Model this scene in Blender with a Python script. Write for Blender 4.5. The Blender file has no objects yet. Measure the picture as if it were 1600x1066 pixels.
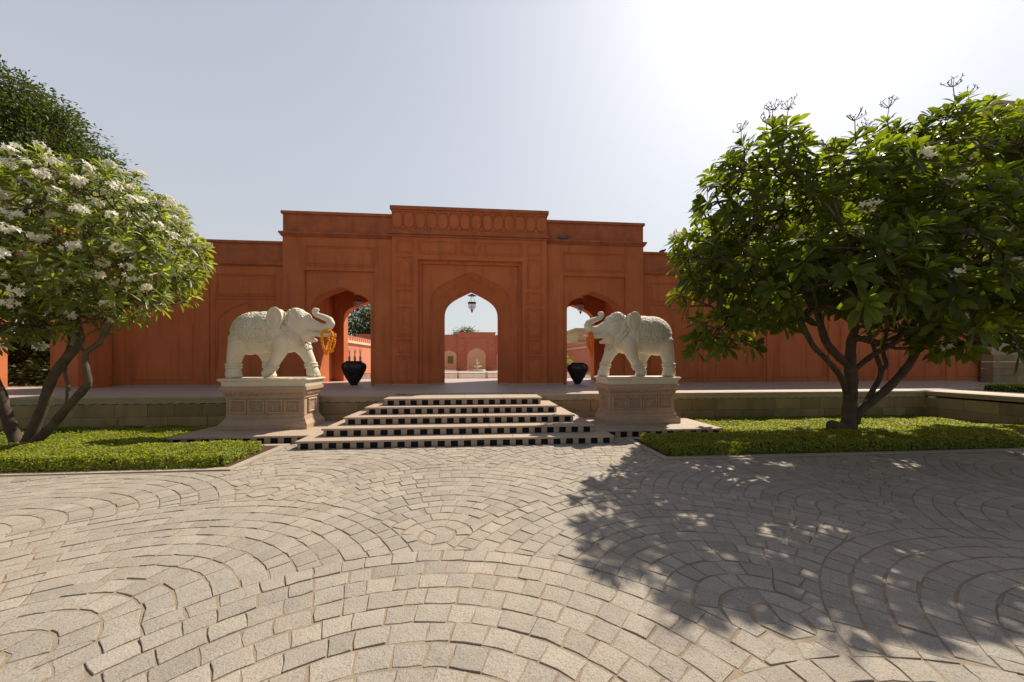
import bpy, bmesh, math, random
import numpy as np
from mathutils import Vector, Matrix, Quaternion

# ------------------------------------------------------------------ camera
sc = bpy.context.scene
YAW = math.atan(0.0893)
cam_d = bpy.data.cameras.new("camera"); cam = bpy.data.objects.new("camera", cam_d)
sc.collection.objects.link(cam); sc.camera = cam
cam.location = (0, 0, 1.6); cam.rotation_euler = (math.pi / 2, 0, -YAW)
cam_d.sensor_width = 36; cam_d.lens = 560 / 1600 * 36
cam_d.shift_y = 33 / 1600
cam_d.clip_start = 0.05; cam_d.clip_end = 2000

# ------------------------------------------------------------------ light
SUN_AZ = math.radians(46); SUN_EL = math.radians(47.5)     # azimuth to the right of +Y
world = bpy.data.worlds.new("World"); sc.world = world; world.use_nodes = True
wn = world.node_tree.nodes; wl = world.node_tree.links
sky = wn.new("ShaderNodeTexSky"); sky.sky_type = 'NISHITA'; sky.sun_disc = False
sky.sun_elevation = SUN_EL; sky.sun_rotation = SUN_AZ
sky.air_density = 1.0; sky.dust_density = 3.0; sky.ozone_density = 2.0; sky.altitude = 200
bg = wn["Background"]; bg.inputs[1].default_value = 0.10
sdir = Vector((math.sin(SUN_AZ) * math.cos(SUN_EL), math.cos(SUN_AZ) * math.cos(SUN_EL), math.sin(SUN_EL)))
# hazy air: pale veil by elevation plus a soft aureole round the sun, added to the Nishita sky
geo = wn.new("ShaderNodeTexCoord"); nrm = wn.new("ShaderNodeVectorMath"); nrm.operation = 'NORMALIZE'; wl.new(geo.outputs["Generated"], nrm.inputs[0])
sep = wn.new("ShaderNodeSeparateXYZ"); wl.new(nrm.outputs[0], sep.inputs[0])
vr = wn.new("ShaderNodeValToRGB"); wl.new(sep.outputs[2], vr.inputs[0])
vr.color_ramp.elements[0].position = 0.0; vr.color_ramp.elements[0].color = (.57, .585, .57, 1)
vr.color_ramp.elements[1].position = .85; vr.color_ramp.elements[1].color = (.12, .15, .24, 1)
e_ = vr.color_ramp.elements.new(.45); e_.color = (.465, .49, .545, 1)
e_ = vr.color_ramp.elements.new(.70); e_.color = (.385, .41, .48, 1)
dt = wn.new("ShaderNodeVectorMath"); dt.operation = 'DOT_PRODUCT'; wl.new(nrm.outputs[0], dt.inputs[0]); dt.inputs[1].default_value = sdir
mx = wn.new("ShaderNodeMath"); mx.operation = 'MAXIMUM'; wl.new(dt.outputs["Value"], mx.inputs[0]); mx.inputs[1].default_value = 0
def glow(n, k, c):
    p = wn.new("ShaderNodeMath"); p.operation = 'POWER'; wl.new(mx.outputs[0], p.inputs[0]); p.inputs[1].default_value = n
    v = wn.new("ShaderNodeVectorMath"); v.operation = 'SCALE'; v.inputs[0].default_value = c
    m_ = wn.new("ShaderNodeMath"); m_.operation = 'MULTIPLY'; m_.inputs[1].default_value = k; wl.new(p.outputs[0], m_.inputs[0]); wl.new(m_.outputs[0], v.inputs["Scale"]); return v.outputs[0]
def add(a, b):
    v = wn.new("ShaderNodeVectorMath"); v.operation = 'ADD'; wl.new(a, v.inputs[0]); wl.new(b, v.inputs[1]); return v.outputs[0]
sc10 = wn.new("ShaderNodeVectorMath"); sc10.operation = 'SCALE'; sc10.inputs["Scale"].default_value = 8.9   # the veil at strength 0.10
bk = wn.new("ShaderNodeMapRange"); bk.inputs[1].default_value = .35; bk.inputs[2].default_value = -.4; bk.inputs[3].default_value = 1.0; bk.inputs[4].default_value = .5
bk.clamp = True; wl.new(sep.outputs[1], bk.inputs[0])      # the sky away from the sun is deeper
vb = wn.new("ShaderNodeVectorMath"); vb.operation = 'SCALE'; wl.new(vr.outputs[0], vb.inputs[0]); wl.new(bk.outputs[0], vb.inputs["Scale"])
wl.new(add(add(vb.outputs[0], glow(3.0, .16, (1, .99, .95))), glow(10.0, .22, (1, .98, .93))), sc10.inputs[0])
sk = wn.new("ShaderNodeVectorMath"); sk.operation = 'SCALE'; sk.inputs["Scale"].default_value = .15; wl.new(sky.outputs[0], sk.inputs[0])
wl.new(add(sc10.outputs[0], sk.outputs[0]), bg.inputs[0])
sun_d = bpy.data.lights.new("sun", 'SUN'); sun = bpy.data.objects.new("sun", sun_d)
sc.collection.objects.link(sun)
sun_d.energy = 5.0; sun_d.angle = math.radians(0.55); sun_d.color = (1.0, 0.91, 0.77)
sdir = Vector((math.sin(SUN_AZ) * math.cos(SUN_EL), math.cos(SUN_AZ) * math.cos(SUN_EL), math.sin(SUN_EL)))
sun.rotation_euler = sdir.to_track_quat('Z', 'Y').to_euler()
sc.view_settings.view_transform = 'Standard'; sc.view_settings.look = 'None'
sc.view_settings.exposure = 0.28; sc.view_settings.gamma = 1.0
sc.cycles.max_bounces = 8; sc.cycles.transparent_max_bounces = 12

R = random.Random(7); NR = np.random.default_rng(11)
XC = -0.33                 # axis of the gate
PZ = 0.775                 # terrace height

# ------------------------------------------------------------------ materials
def mat(name, col, rough=0.8, col2=None, scale=3.0, detail=6.0, mix=0.5, bump=0.0, bscale=40.0, spec=0.3,
        metal=0.0, tone=0.0, streak=None, big=None, speck=None, trans=None, crack=None):
    m = bpy.data.materials.new(name); m.use_nodes = True
    nt = m.node_tree; N = nt.nodes; L = nt.links; p = N["Principled BSDF"]
    p.inputs["Roughness"].default_value = rough; p.inputs["Metallic"].default_value = metal
    p.inputs["Specular IOR Level"].default_value = spec
    tc = N.new("ShaderNodeTexCoord")
    def noise(s, d=6.0, vec=None, r=0.55):
        n = N.new("ShaderNodeTexNoise"); n.inputs["Scale"].default_value = s; n.inputs["Detail"].default_value = d
        n.inputs["Roughness"].default_value = r
        L.new(vec or tc.outputs["Object"], n.inputs["Vector"]); return n
    def ramp(fac, a, b):
        r = N.new("ShaderNodeMapRange"); r.inputs[1].default_value = a; r.inputs[2].default_value = b
        L.new(fac, r.inputs[0]); return r.outputs[0]
    def mixc(f, a, b, t='MIX'):
        x = N.new("ShaderNodeMix"); x.data_type = 'RGBA'; x.blend_type = t
        for k, v in ((0, f), (6, a), (7, b)):
            if hasattr(v, "links") or hasattr(v, "is_linked"): L.new(v, x.inputs[k])
            else: x.inputs[k].default_value = v if k == 0 else (*v, 1)
        return x.outputs[2]
    c = None
    if col2 is not None:
        c = mixc(ramp(noise(scale, detail).outputs[0], 0.5 - 0.25 / max(mix, .05), 0.5 + 0.25 / max(mix, .05)), col, col2)
    else:
        rgb = N.new("ShaderNodeRGB"); rgb.outputs[0].default_value = (*col, 1); c = rgb.outputs[0]
    if streak:
        mp = N.new("ShaderNodeMapping"); L.new(tc.outputs["Object"], mp.inputs[0])
        mp.inputs["Scale"].default_value = (3.0, 3.0, 0.35)
        f = ramp(noise(1.6, 8, mp.outputs[0]).outputs[0], 0.52, 0.78)
        k = N.new("ShaderNodeMath"); k.operation = 'MULTIPLY'; L.new(f, k.inputs[0]); k.inputs[1].default_value = streak[1]
        c = mixc(k.outputs[0], c, streak[0])
    if big:
        f = ramp(noise(big[1], 5, r=.6).outputs[0], 0.45, 0.68)
        k = N.new("ShaderNodeMath"); k.operation = 'MULTIPLY'; L.new(f, k.inputs[0]); k.inputs[1].default_value = big[2]
        c = mixc(k.outputs[0], c, big[0])
    if speck:
        f = ramp(noise(speck[1], 3, r=.7).outputs[0], 0.52, 0.68)
        k = N.new("ShaderNodeMath"); k.operation = 'MULTIPLY'; L.new(f, k.inputs[0]); k.inputs[1].default_value = speck[2]
        c = mixc(k.outputs[0], c, speck[0])
    if tone:
        a = N.new("ShaderNodeAttribute"); a.attribute_name = "tone"
        r = N.new("ShaderNodeMapRange"); r.inputs[3].default_value = 1 - tone; r.inputs[4].default_value = 1 + tone
        L.new(a.outputs["Fac"], r.inputs[0])
        h = N.new("ShaderNodeVectorMath"); h.operation = 'SCALE'; L.new(c, h.inputs[0]); L.new(r.outputs[0], h.inputs["Scale"])
        c = h.outputs[0]
    L.new(c, p.inputs["Base Color"])
    if bump:
        b = N.new("ShaderNodeBump"); b.inputs["Strength"].default_value = min(1.0, bump); b.inputs["Distance"].default_value = 0.02
        hn = noise(bscale, 8, r=.65).outputs[0]
        if crack:
            v = N.new("ShaderNodeTexVoronoi"); v.feature = crack[1]; v.inputs["Scale"].default_value = crack[0]
            L.new(tc.outputs["Object"], v.inputs["Vector"])
            ad = N.new("ShaderNodeMath"); ad.operation = 'ADD'; L.new(hn, ad.inputs[0])
            ml = N.new("ShaderNodeMath"); ml.operation = 'MULTIPLY'; ml.inputs[1].default_value = crack[2]
            L.new(v.outputs["Distance"], ml.inputs[0]); L.new(ml.outputs[0], ad.inputs[1]); hn = ad.outputs[0]
        L.new(hn, b.inputs["Height"]); L.new(b.outputs[0], p.inputs["Normal"])
    if trans:
        t = N.new("ShaderNodeBsdfTranslucent")
        h = N.new("ShaderNodeMix"); h.data_type = 'RGBA'; h.blend_type = 'MULTIPLY'; h.inputs[0].default_value = 1
        tc2 = trans[1]; L.new(c, h.inputs[6]); h.inputs[7].default_value = (*tc2, 1)
        L.new(h.outputs[2], t.inputs[0])
        ms = N.new("ShaderNodeMixShader"); ms.inputs[0].default_value = trans[0]
        L.new(p.outputs[0], ms.inputs[1]); L.new(t.outputs[0], ms.inputs[2])
        L.new(ms.outputs[0], N["Material Output"].inputs[0])
    return m

M = {}
M['terra'] = mat("terracotta_plaster", (.64, .205, .084), .9, (.51, .152, .060), .9, 10, .9, .3, 22, .12, streak=((.19, .07, .038), .5), big=((.41, .112, .046), .35, .5))
M['terra_trim'] = mat("terracotta_stained", (.57, .180, .076), .9, (.32, .105, .055), 2.2, 10, .9, .5, 30, .12, streak=((.14, .08, .05), .5))
M['terra_far'] = mat("pale_red_plaster", (.62, .25, .155), .9, (.52, .20, .12), 1.5, 8, .6, .3, 22, .15)  # paler, pinker red plaster for the far pavilion and courtyard walls
M['cream'] = mat("cream_plaster", (.66, .56, .38), .9, (.58, .48, .32), 1.2, 6, .5, .15, 20, .15)
M['beige'] = mat("beige_plaster", (.50, .41, .28), .9, (.43, .35, .23), .8, 6, .5, .2, 15, .15, streak=((.30, .24, .16), .3))
M['marble'] = mat("carved_white_marble", (.76, .70, .57), .6, (.64, .57, .43), 3.5, 8, .7, .5, 42, .35)
M['marble_carved'] = mat("relief_carved_marble", (.76, .70, .57), .7, (.62, .55, .42), 26, 4, .9, .8, 24, .3, crack=(22, 'F1', 1.8))
M['floor'] = mat("terrace_slab_stone", (.50, .43, .37), .55, (.42, .34, .29), 1.3, 8, .6, .1, 30, .4)
M['pink'] = mat("pink_sandstone", (.52, .37, .26), .85, (.42, .285, .195), 5, 8, .8, .4, 45, .2, streak=((.30, .19, .13), .3))
M['pink_carved'] = mat("carved_pink_sandstone", (.52, .37, .26), .85, (.38, .25, .17), 9, 8, .8, 1.0, 30, .2, crack=(30, 'F1', 1.6))
M['step'] = mat("step_stone", (.50, .39, .29), .7, (.38, .285, .21), 4, 8, .7, .15, 40, .35)
M['black'] = mat("black_tile", (.007, .007, .009), .7, (.014, .013, .016), 6, 4, .6, .05, 30, .15)
M['wallstone'] = mat("yellow_brown_stone", (.44, .325, .175), .85, (.29, .215, .12), 2.2, 10, .8, .7, 25, .2, streak=((.15, .11, .07), .5), tone=.2)
M['coping'] = mat("coping_stone", (.52, .43, .32), .8, (.40, .32, .22), 3, 8, .7, .3, 30, .25)
M['cobble'] = mat("granite_sett", (.405, .35, .28), .8, (.31, .28, .235), 7, 8, .8, .55, 60, .3, tone=.14, speck=((.12, .112, .10), 105, .75), big=((.48, .385, .29), .55, .5))
M['mortar'] = mat("sandy_mortar", (.36, .28, .20), .95, (.26, .205, .15), 7, 8, .7, .5, 80, .1)
M['kerb'] = mat("kerb_stone", (.43, .37, .29), .8, (.35, .30, .24), 5, 8, .6, .3, 50, .25)
M['soil'] = mat("garden_soil", (.13, .075, .04), .95, (.08, .045, .025), 14, 8, .8, .9, 60, .1)
M['leaf'] = mat("broad_glossy_leaf", (.044, .069, .015), .42, None, spec=.28, tone=.55, trans=(.50, (7.0, 5.6, .8)))
M['leaf_y'] = mat("light_green_leaf", (.118, .155, .040), .38, None, spec=.4, tone=.55, trans=(.48, (3.4, 3.0, .75)))
M['leaf_s'] = mat("small_dark_leaf", (.052, .072, .017), .5, None, spec=.4, tone=.4, trans=(.35, (2.2, 2.1, .7)))
M['cover'] = mat("ground_cover_leaf", (.225, .265, .036), .55, None, spec=.35, tone=.45, trans=(.45, (2.3, 2.0, .6)))
M['cover_base'] = mat("ground_cover_dark_base", (.05, .075, .015), .9, (.03, .045, .01), 20, 4, .8, .9, 60, .1)  # dark green lumpy base under the leaf layer
M['bark'] = mat("smooth_grey_bark", (.15, .112, .08), .85, (.06, .044, .03), 6, 8, .9, .8, 30, .25)
M['petal'] = mat("white_petal", (.85, .82, .70), .6, None, spec=.3, trans=(.3, (1, 1, .95)))
M['stalk'] = mat("dry_flower_stalk", (.14, .09, .06), .8)
M['urn'] = mat("black_glazed_urn", (.012, .011, .012), .22, (.02, .016, .014), 8, 4, .6, .03, 20, .5)
M['metal'] = mat("dark_bronze", (.07, .05, .035), .4, None, metal=.7)
M['marigold'] = mat("marigold_bloom", (.85, .27, .012), .8, (.90, .40, .02), 14, 4, .9, .6, 60, .2)
M['marigold_r'] = mat("orange_red_bloom", (.80, .12, .01), .8, (.85, .24, .012), 14, 4, .9, .6, 60, .2)
M['feather'] = mat("grey_feather", (.09, .09, .10), .7, (.16, .15, .16), 20, 4, .8)
M['reed'] = mat("dried_reed", (.75, .52, .40), .8)
M['window'] = mat("dark_window_glass", (.05, .06, .06), .15, None, spec=.6)
M['shutter'] = mat("olive_shutter", (.16, .20, .06), .6)
gm = bpy.data.materials.new("lantern_glass"); gm.use_nodes = True
gp = gm.node_tree.nodes["Principled BSDF"]; gp.inputs["Roughness"].default_value = .08
gp.inputs["Base Color"].default_value = (.75, .80, .78, 1); gp.inputs["Alpha"].default_value = .38
M['glass'] = gm

# ------------------------------------------------------------------ helpers
col = sc.collection
def tag(o, label=None, cat=None, group=None, kind=None):
    if label: o["label"] = label
    if cat: o["category"] = cat
    if group: o["group"] = group
    if kind: o["kind"] = kind
    return o
def empty(name, loc, label, cat, group=None):
    o = bpy.data.objects.new(name, None); col.objects.link(o); o.location = loc
    o.empty_display_size = .2
    return tag(o, label, cat, group)
def org(parent):
    v = Vector((0, 0, 0))
    while parent is not None: v = v + Vector(parent.location); parent = parent.parent
    return v
def link_mesh(name, me, parent=None, mats=()):
    for m in mats: me.materials.append(M[m] if isinstance(m, str) else m)
    o = bpy.data.objects.new(name, me); col.objects.link(o)
    if parent is not None: o.parent = parent
    return o

class MB:
    """collects shapes (world coordinates) and builds one mesh object"""
    def __init__(s): s.v = []; s.f = []; s.m = []; s.t = []
    def add(s, v, f, m=0, t=.5):
        b = len(s.v); s.v.extend([tuple(p) for p in v]); s.f.extend([tuple(i + b for i in q) for q in f])
        s.m.extend([m] * len(f)); s.t.extend([t] * len(v))
    def box(s, x0, x1, y0, y1, z0, z1, m=0, t=.5):
        v = [(x, y, z) for z in (z0, z1) for y in (y0, y1) for x in (x0, x1)]
        s.add(v, [(0, 2, 3, 1), (4, 5, 7, 6), (0, 1, 5, 4), (2, 6, 7, 3), (0, 4, 6, 2), (1, 3, 7, 5)], m, t)
    def frustum(s, x0, x1, y0, y1, z0, z1, ins, m=0, axis='z'):
        """box whose top (z1) is inset by ins"""
        v = [(x0, y0, z0), (x1, y0, z0), (x1, y1, z0), (x0, y1, z0), (x0 + ins, y0 + ins, z1), (x1 - ins, y0 + ins, z1), (x1 - ins, y1 - ins, z1), (x0 + ins, y1 - ins, z1)]
        s.add(v, [(3, 2, 1, 0), (4, 5, 6, 7), (0, 1, 5, 4), (1, 2, 6, 5), (2, 3, 7, 6), (3, 0, 4, 7)], m)
    def lathe(s, prof, c, n=32, m=0, a0=0):
        v = []; f = []
        for r, z in prof:
            for k in range(n):
                a = a0 + 2 * math.pi * k / n; v.append((c[0] + r * math.cos(a), c[1] + r * math.sin(a), c[2] + z))
        for i in range(len(prof) - 1):
            for k in range(n):
                a = i * n + k; b = i * n + (k + 1) % n; f.append((a, b, b + n, a + n))
        f.append(tuple(reversed(range(n)))); f.append(tuple(range((len(prof) - 1) * n, len(prof) * n)))
        s.add(v, f, m)
    def tube(s, pts, rad, n=8, m=0, cap=True, t=.5):
        pts = [Vector(p) for p in pts]
        if not hasattr(rad, '__len__'): rad = [rad] * len(pts)
        v = []; f = []; ref = None
        for i, p in enumerate(pts):
            d = (pts[min(i + 1, len(pts) - 1)] - pts[max(i - 1, 0)]).normalized()
            if ref is None: ref = d.orthogonal().normalized()
            ref = (ref - d * ref.dot(d)); ref = ref.normalized() if ref.length > 1e-6 else d.orthogonal().normalized()
            u = d.cross(ref)
            for k in range(n):
                a = 2 * math.pi * k / n; v.append(p + (ref * math.cos(a) + u * math.sin(a)) * rad[i])
        for i in range(len(pts) - 1):
            for k in range(n):
                a = i * n + k; b = i * n + (k + 1) % n; f.append((a, b, b + n, a + n))
        if cap: f.append(tuple(reversed(range(n)))); f.append(tuple(range((len(pts) - 1) * n, len(pts) * n)))
        s.add(v, f, m, t)
    def ball(s, c, r, m=0, seg=8, t=.5):
        if not hasattr(r, '__len__'): r = (r, r, r)
        prof = [(math.sin(math.pi * i / (seg // 2 + 1)), -math.cos(math.pi * i / (seg // 2 + 1))) for i in range(1, seg // 2 + 1)]
        v = [(c[0], c[1], c[2] - r[2])]; f = []
        for pr, pz in prof:
            for k in range(seg):
                a = 2 * math.pi * k / seg; v.append((c[0] + r[0] * pr * math.cos(a), c[1] + r[1] * pr * math.sin(a), c[2] + r[2] * pz))
        v.append((c[0], c[1], c[2] + r[2])); q = len(prof)
        for k in range(seg): f.append((0, 1 + (k + 1) % seg, 1 + k))
        for i in range(q - 1):
            for k in range(seg):
                a = 1 + i * seg + k; b = 1 + i * seg + (k + 1) % seg; f.append((a, b, b + seg, a + seg))
        e = len(v) - 1
        for k in range(seg): f.append((1 + (q - 1) * seg + k, 1 + (q - 1) * seg + (k + 1) % seg, e))
        s.add(v, f, m, t)
    def build(s, name, mats, parent=None, bevel=0, smooth=False, tri=False, tone=False):
        o0 = org(parent); me = bpy.data.meshes.new(name)
        me.from_pydata([(p[0] - o0.x, p[1] - o0.y, p[2] - o0.z) for p in s.v], [], s.f)
        me.polygons.foreach_set("material_index", s.m)
        if tone:
            a = me.attributes.new("tone", 'FLOAT', 'POINT'); a.data.foreach_set("value", s.t)
        if smooth: me.polygons.foreach_set("use_smooth", [True] * len(me.polygons))
        me.update()
        if bevel or tri:
            bm = bmesh.new(); bm.from_mesh(me)
            if bevel:
                es = [e for e in bm.edges if len(e.link_faces) == 2 and e.calc_face_angle(0) > .5]
                bmesh.ops.bevel(bm, geom=es, offset=bevel, segments=2, profile=.6, affect='EDGES', clamp_overlap=True)
            if tri:
                bmesh.ops.triangulate(bm, faces=[f for f in bm.faces if len(f.verts) > 4])
            bm.to_mesh(me); bm.free()
        o = link_mesh(name, me, parent, mats if isinstance(mats, (list, tuple)) else [mats])
        return o

def arch_pts(cx, half, spring, crest, n=12, p1=.5, p2=(.72, .66)):
    """right springing -> crest -> left springing"""
    h = crest - spring; out = []
    for i in range(n + 1):
        t = i / n; a = (1 - t) ** 3; b = 3 * (1 - t) ** 2 * t; c = 3 * (1 - t) * t * t; d = t ** 3
        out.append((cx + half * (a + b + c * p2[0]), spring + h * (b * p1 + c * p2[1] + d)))
    left = [(2 * cx - x, z) for x, z in out[:-1]]
    return out + left[::-1]

def wall(mb, x0, x1, z0, z1, y0, y1, opens=(), m=0):
    """wall slab in the XZ plane from y0 (front) to y1, openings start at its foot.
    opens: ('arch',cx,half,spring,crest) or ('rect',xa,xb,top)"""
    pts = [(x0, z0)]
    for o in sorted(opens, key=lambda q: q[1] if q[0] == 'rect' else q[1] - q[2]):
        if o[0] == 'rect': pts += [(o[1], z0), (o[1], o[3]), (o[2], o[3]), (o[2], z0)]
        else:
            _, cx, hf, sp, cr = o; a = arch_pts(cx, hf, sp, cr)
            pts += [(cx - hf, z0)] + a[::-1] + [(cx + hf, z0)]
    pts += [(x1, z0), (x1, z1), (x0, z1)]
    n = len(pts); v = [(x, y0, z) for x, z in pts] + [(x, y1, z) for x, z in pts]
    f = [tuple(range(n)), tuple(reversed(range(n, 2 * n)))] + [(i, i + n, (i + 1) % n + n, (i + 1) % n) for i in range(n)]
    mb.add(v, f, m)

def frame(mb, x0, x1, z0, z1, y, w=.035, p=.02, m=0):
    """raised moulding frame on a wall face looking to -Y, mitred, triangular-ish profile"""
    v = []; f = []
    for ins, dy in ((0, 0), (w * .3, -p), (w * .7, -p), (w, 0)):
        v += [(x0 + ins, y + dy, z0 + ins), (x1 - ins, y + dy, z0 + ins), (x1 - ins, y + dy, z1 - ins), (x0 + ins, y + dy, z1 - ins)]
    for r in range(3):
        for k in range(4):
            a = r * 4 + k; b = r * 4 + (k + 1) % 4; f.append((a, b, b + 4, a + 4))
    mb.add(v, f, m)

def band(mb, pts, y, w, p, m=0):
    """raised strip along an XZ polyline on a face looking to -Y"""
    n = len(pts); v = []; f = []
    for i, (x, z) in enumerate(pts):
        a = pts[max(i - 1, 0)]; b = pts[min(i + 1, n - 1)]; dx, dz = b[0] - a[0], b[1] - a[1]; l = math.hypot(dx, dz) or 1
        nx, nz = -dz / l * w / 2, dx / l * w / 2
        v += [(x - nx, y, z - nz), (x - nx * .5, y - p, z - nz * .5), (x + nx * .5, y - p, z + nz * .5), (x + nx, y, z + nz)]
    for i in range(n - 1):
        for k in range(3): a = i * 4 + k; f.append((a, a + 1, a + 5, a + 4))
    mb.add(v, f, m)

def np_mesh(name, V, F, mats, parent=None, tone=None, midx=None, smooth=False):
    o0 = org(parent); V = np.asarray(V, dtype=np.float32) - np.array(o0, dtype=np.float32)
    me = bpy.data.meshes.new(name); k = F.shape[1]
    me.vertices.add(len(V)); me.vertices.foreach_set("co", V.ravel())
    me.loops.add(F.size); me.loops.foreach_set("vertex_index", F.ravel().astype(np.int32))
    me.polygons.add(len(F)); me.polygons.foreach_set("loop_start", np.arange(0, F.size, k, dtype=np.int32))
    me.polygons.foreach_set("loop_total", np.full(len(F), k, dtype=np.int32))
    if midx is not None: me.polygons.foreach_set("material_index", midx.astype(np.int32))
    if smooth: me.polygons.foreach_set("use_smooth", np.ones(len(F), dtype=bool))
    if tone is not None:
        a = me.attributes.new("tone", 'FLOAT', 'POINT'); a.data.foreach_set("value", tone.astype(np.float32))
    me.update(calc_edges=True); me.validate()
    return link_mesh(name, me, parent, mats)

def unit(a): return a / np.maximum(np.linalg.norm(a, axis=-1, keepdims=True), 1e-9)

def leaves(base, direc, normal, length, width, rows=5, droop=.25, fold=.25, shape='obovate'):
    """vectorised folded leaves; returns V,F"""
    n = len(base); d = unit(direc); nn = unit(normal - d * np.sum(normal * d, 1, keepdims=True)); sd = np.cross(d, nn)
    s = np.linspace(0, 1, rows)
    if shape == 'obovate': w = np.array([np.interp(x, [0, .12, .4, .66, .86, .95, 1], [.08, .18, .66, 1, .90, .62, .12]) for x in s])
    else: w = np.array([np.interp(x, [0, .2, .5, .8, 1], [.1, .75, 1, .6, .05]) for x in s])
    V = np.zeros((n, rows, 3, 3))
    L = length[:, None, None]; W = width[:, None, None]
    cen = base[:, None, :] + d[:, None, :] * L * s[None, :, None] - np.array([0, 0, 1.])[None, None, :] * (droop[:, None, None] if hasattr(droop, '__len__') else droop) * L * (s ** 2)[None, :, None]
    off = sd[:, None, :] * W * w[None, :, None] * .5
    up = nn[:, None, :] * W * w[None, :, None] * .5 * fold
    V[:, :, 0] = cen - off + up; V[:, :, 1] = cen; V[:, :, 2] = cen + off + up
    V = V.reshape(-1, 3); idx = []
    for r in range(rows - 1):
        for c in range(2): a = r * 3 + c; idx.append((a, a + 1, a + 4, a + 3))
    F = (np.arange(n)[:, None, None] * rows * 3 + np.array(idx)[None]).reshape(-1, 4)
    return V, F

def rand_dirs(n):
    return unit(NR.normal(size=(n, 3)))

# ------------------------------------------------------------------ ground and paving
g = MB(); g.add([(-400, -400, 0), (400, -400, 0), (400, 600, 0), (-400, 600, 0)], [(0, 1, 2, 3)])
tag(g.build("ground", 'mortar'), kind='structure')

def make_paving():
    Rf = 2.32; dx = 2.25; dy = 1.3; cx0, cy0 = -.4, .75
    cen = {}
    for j in range(-4, 8):
        for i in range(-9, 10):
            if (i + j) % 2 == 0: cen[(i, j)] = (cx0 + i * dx, cy0 + j * dy)
    def clip(poly, nx, ny, d):
        out = []
        for i in range(len(poly)):
            a = poly[i]; b = poly[(i + 1) % len(poly)]; da = a[0] * nx + a[1] * ny - d; db = b[0] * nx + b[1] * ny - d
            if da >= 0: out.append(a)
            if (da > 0) != (db > 0) and abs(da - db) > 1e-9:
                t = da / (da - db); out.append((a[0] + (b[0] - a[0]) * t, a[1] + (b[1] - a[1]) * t))
        return out
    def area(p): return .5 * sum(p[i][0] * p[(i + 1) % len(p)][1] - p[(i + 1) % len(p)][0] * p[i][1] for i in range(len(p)))
    V = []; F = []; T = []; pitch = .166; jt = .009; rr = random.Random(3)
    for (i, j), (cx, cy) in cen.items():
        hi = [c for (a, b), c in cen.items() if b < j and math.hypot(c[0] - cx, c[1] - cy) < 2 * Rf]
        wob = [rr.uniform(-.008, .008) for _ in range(20)]
        for k in range(14):
            r0 = k * pitch + .004 + (wob[k] if k else 0); r1 = (k + 1) * pitch + (wob[k + 1])
            if r1 > Rf + .05: break
            rm = (r0 + r1) / 2; n = max(3, int(2 * math.pi * rm / .182)); ph = rr.uniform(0, 6.28)
            cuts = [ph + 2 * math.pi * (q + rr.uniform(-.17, .17)) / n for q in range(n)]; cuts.append(cuts[0] + 2 * math.pi)
            for q in range(n):
                a0, a1 = cuts[q], cuts[q + 1]; am = (a0 + a1) / 2; mx, my = cx + rm * math.cos(am), cy + rm * math.sin(am)
                if my < -1.5 or my > 7.6 or mx < -15 or mx > 15.5: continue
                if any(math.hypot(mx - c[0], my - c[1]) < Rf - .12 for c in hi): continue
                g_ = .0028 + rr.uniform(0, .005)
                p = []
                for (r, a) in ((r0 + g_, a0), (rm, a0), (r1 - g_, a0), (r1 - g_, am), (r1 - g_, a1), (rm, a1), (r0 + g_, a1), (r0 + g_, am)):
                    da = (g_ / max(r, .05)) * (1 if a == a0 else -1 if a == a1 else 0); a += da
                    p.append((cx + r * math.cos(a) + rr.uniform(-jt, jt) * .75, cy + r * math.sin(a) + rr.uniform(-jt, jt) * .75))
                p = p[::-1]
                for c in hi:
                    if any(math.hypot(x - c[0], y - c[1]) < Rf + .01 for x, y in p):
                        l = math.hypot(mx - c[0], my - c[1]); nx, ny = (mx - c[0]) / l, (my - c[1]) / l
                        p = clip(p, nx, ny, c[0] * nx + c[1] * ny + Rf + .01)
                        if len(p) < 3: break
                if len(p) < 3: continue
                # plaza limits: front line of the beds, path between the beds
                path = -3.62 < mx < 2.96
                if my > 5.58 and not path: continue
                if not path or my < 5.5: 
                    if max(y for x, y in p) > 5.58 and not (-3.5 < mx < 2.85): p = clip(p, 0, -1, -5.58)
                else:
                    p = clip(p, 1, 0, -3.63); p = clip(p, -1, 0, -2.98) if len(p) > 2 else p
                    lim = 6.87 if -3.38 < mx < 2.66 else 7.38
                    if len(p) > 2: p = clip(p, 0, -1, -lim)
                if len(p) < 3: continue
                A = area(p)
                if A < 0: p = p[::-1]; A = -A
                if A < .004: continue
                mx = sum(x for x, y in p) / len(p); my = sum(y for x, y in p) / len(p)
                h = min(.0088, max(.0018, .005 + rr.gauss(0, .0024))); tx, ty = rr.gauss(0, .012), rr.gauss(0, .012); tone = min(1, max(0, rr.gauss(.5, .2)))
                if rr.random() < .02: tone = 1.3
                b = len(V); m = len(p)
                for (x, y) in p: V.append((x, y, -.01)); T.append(tone)
                for ins, zz in ((0.0, -.002), (.035, 0.0)):
                    for (x, y) in p:
                        X = x + (mx - x) * ins; Y = y + (my - y) * ins
                        V.append((X, Y, h + zz + tx * (X - mx) + ty * (Y - my) + rr.uniform(-.0012, .0012))); T.append(tone)
                V.append((mx, my, h + .0025)); T.append(tone)
                for s_ in range(2):
                    for q2 in range(m):
                        a = b + s_ * m + q2; c2 = b + s_ * m + (q2 + 1) % m; F.append((a, c2, c2 + m, a + m))
                for q2 in range(m): F.append((b + 2 * m + q2, b + 2 * m + (q2 + 1) % m, b + 3 * m))
    me = bpy.data.meshes.new("paving"); me.from_pydata(V, [], F)
    a = me.attributes.new("tone", 'FLOAT', 'POINT'); a.data.foreach_set("value", T)
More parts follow.
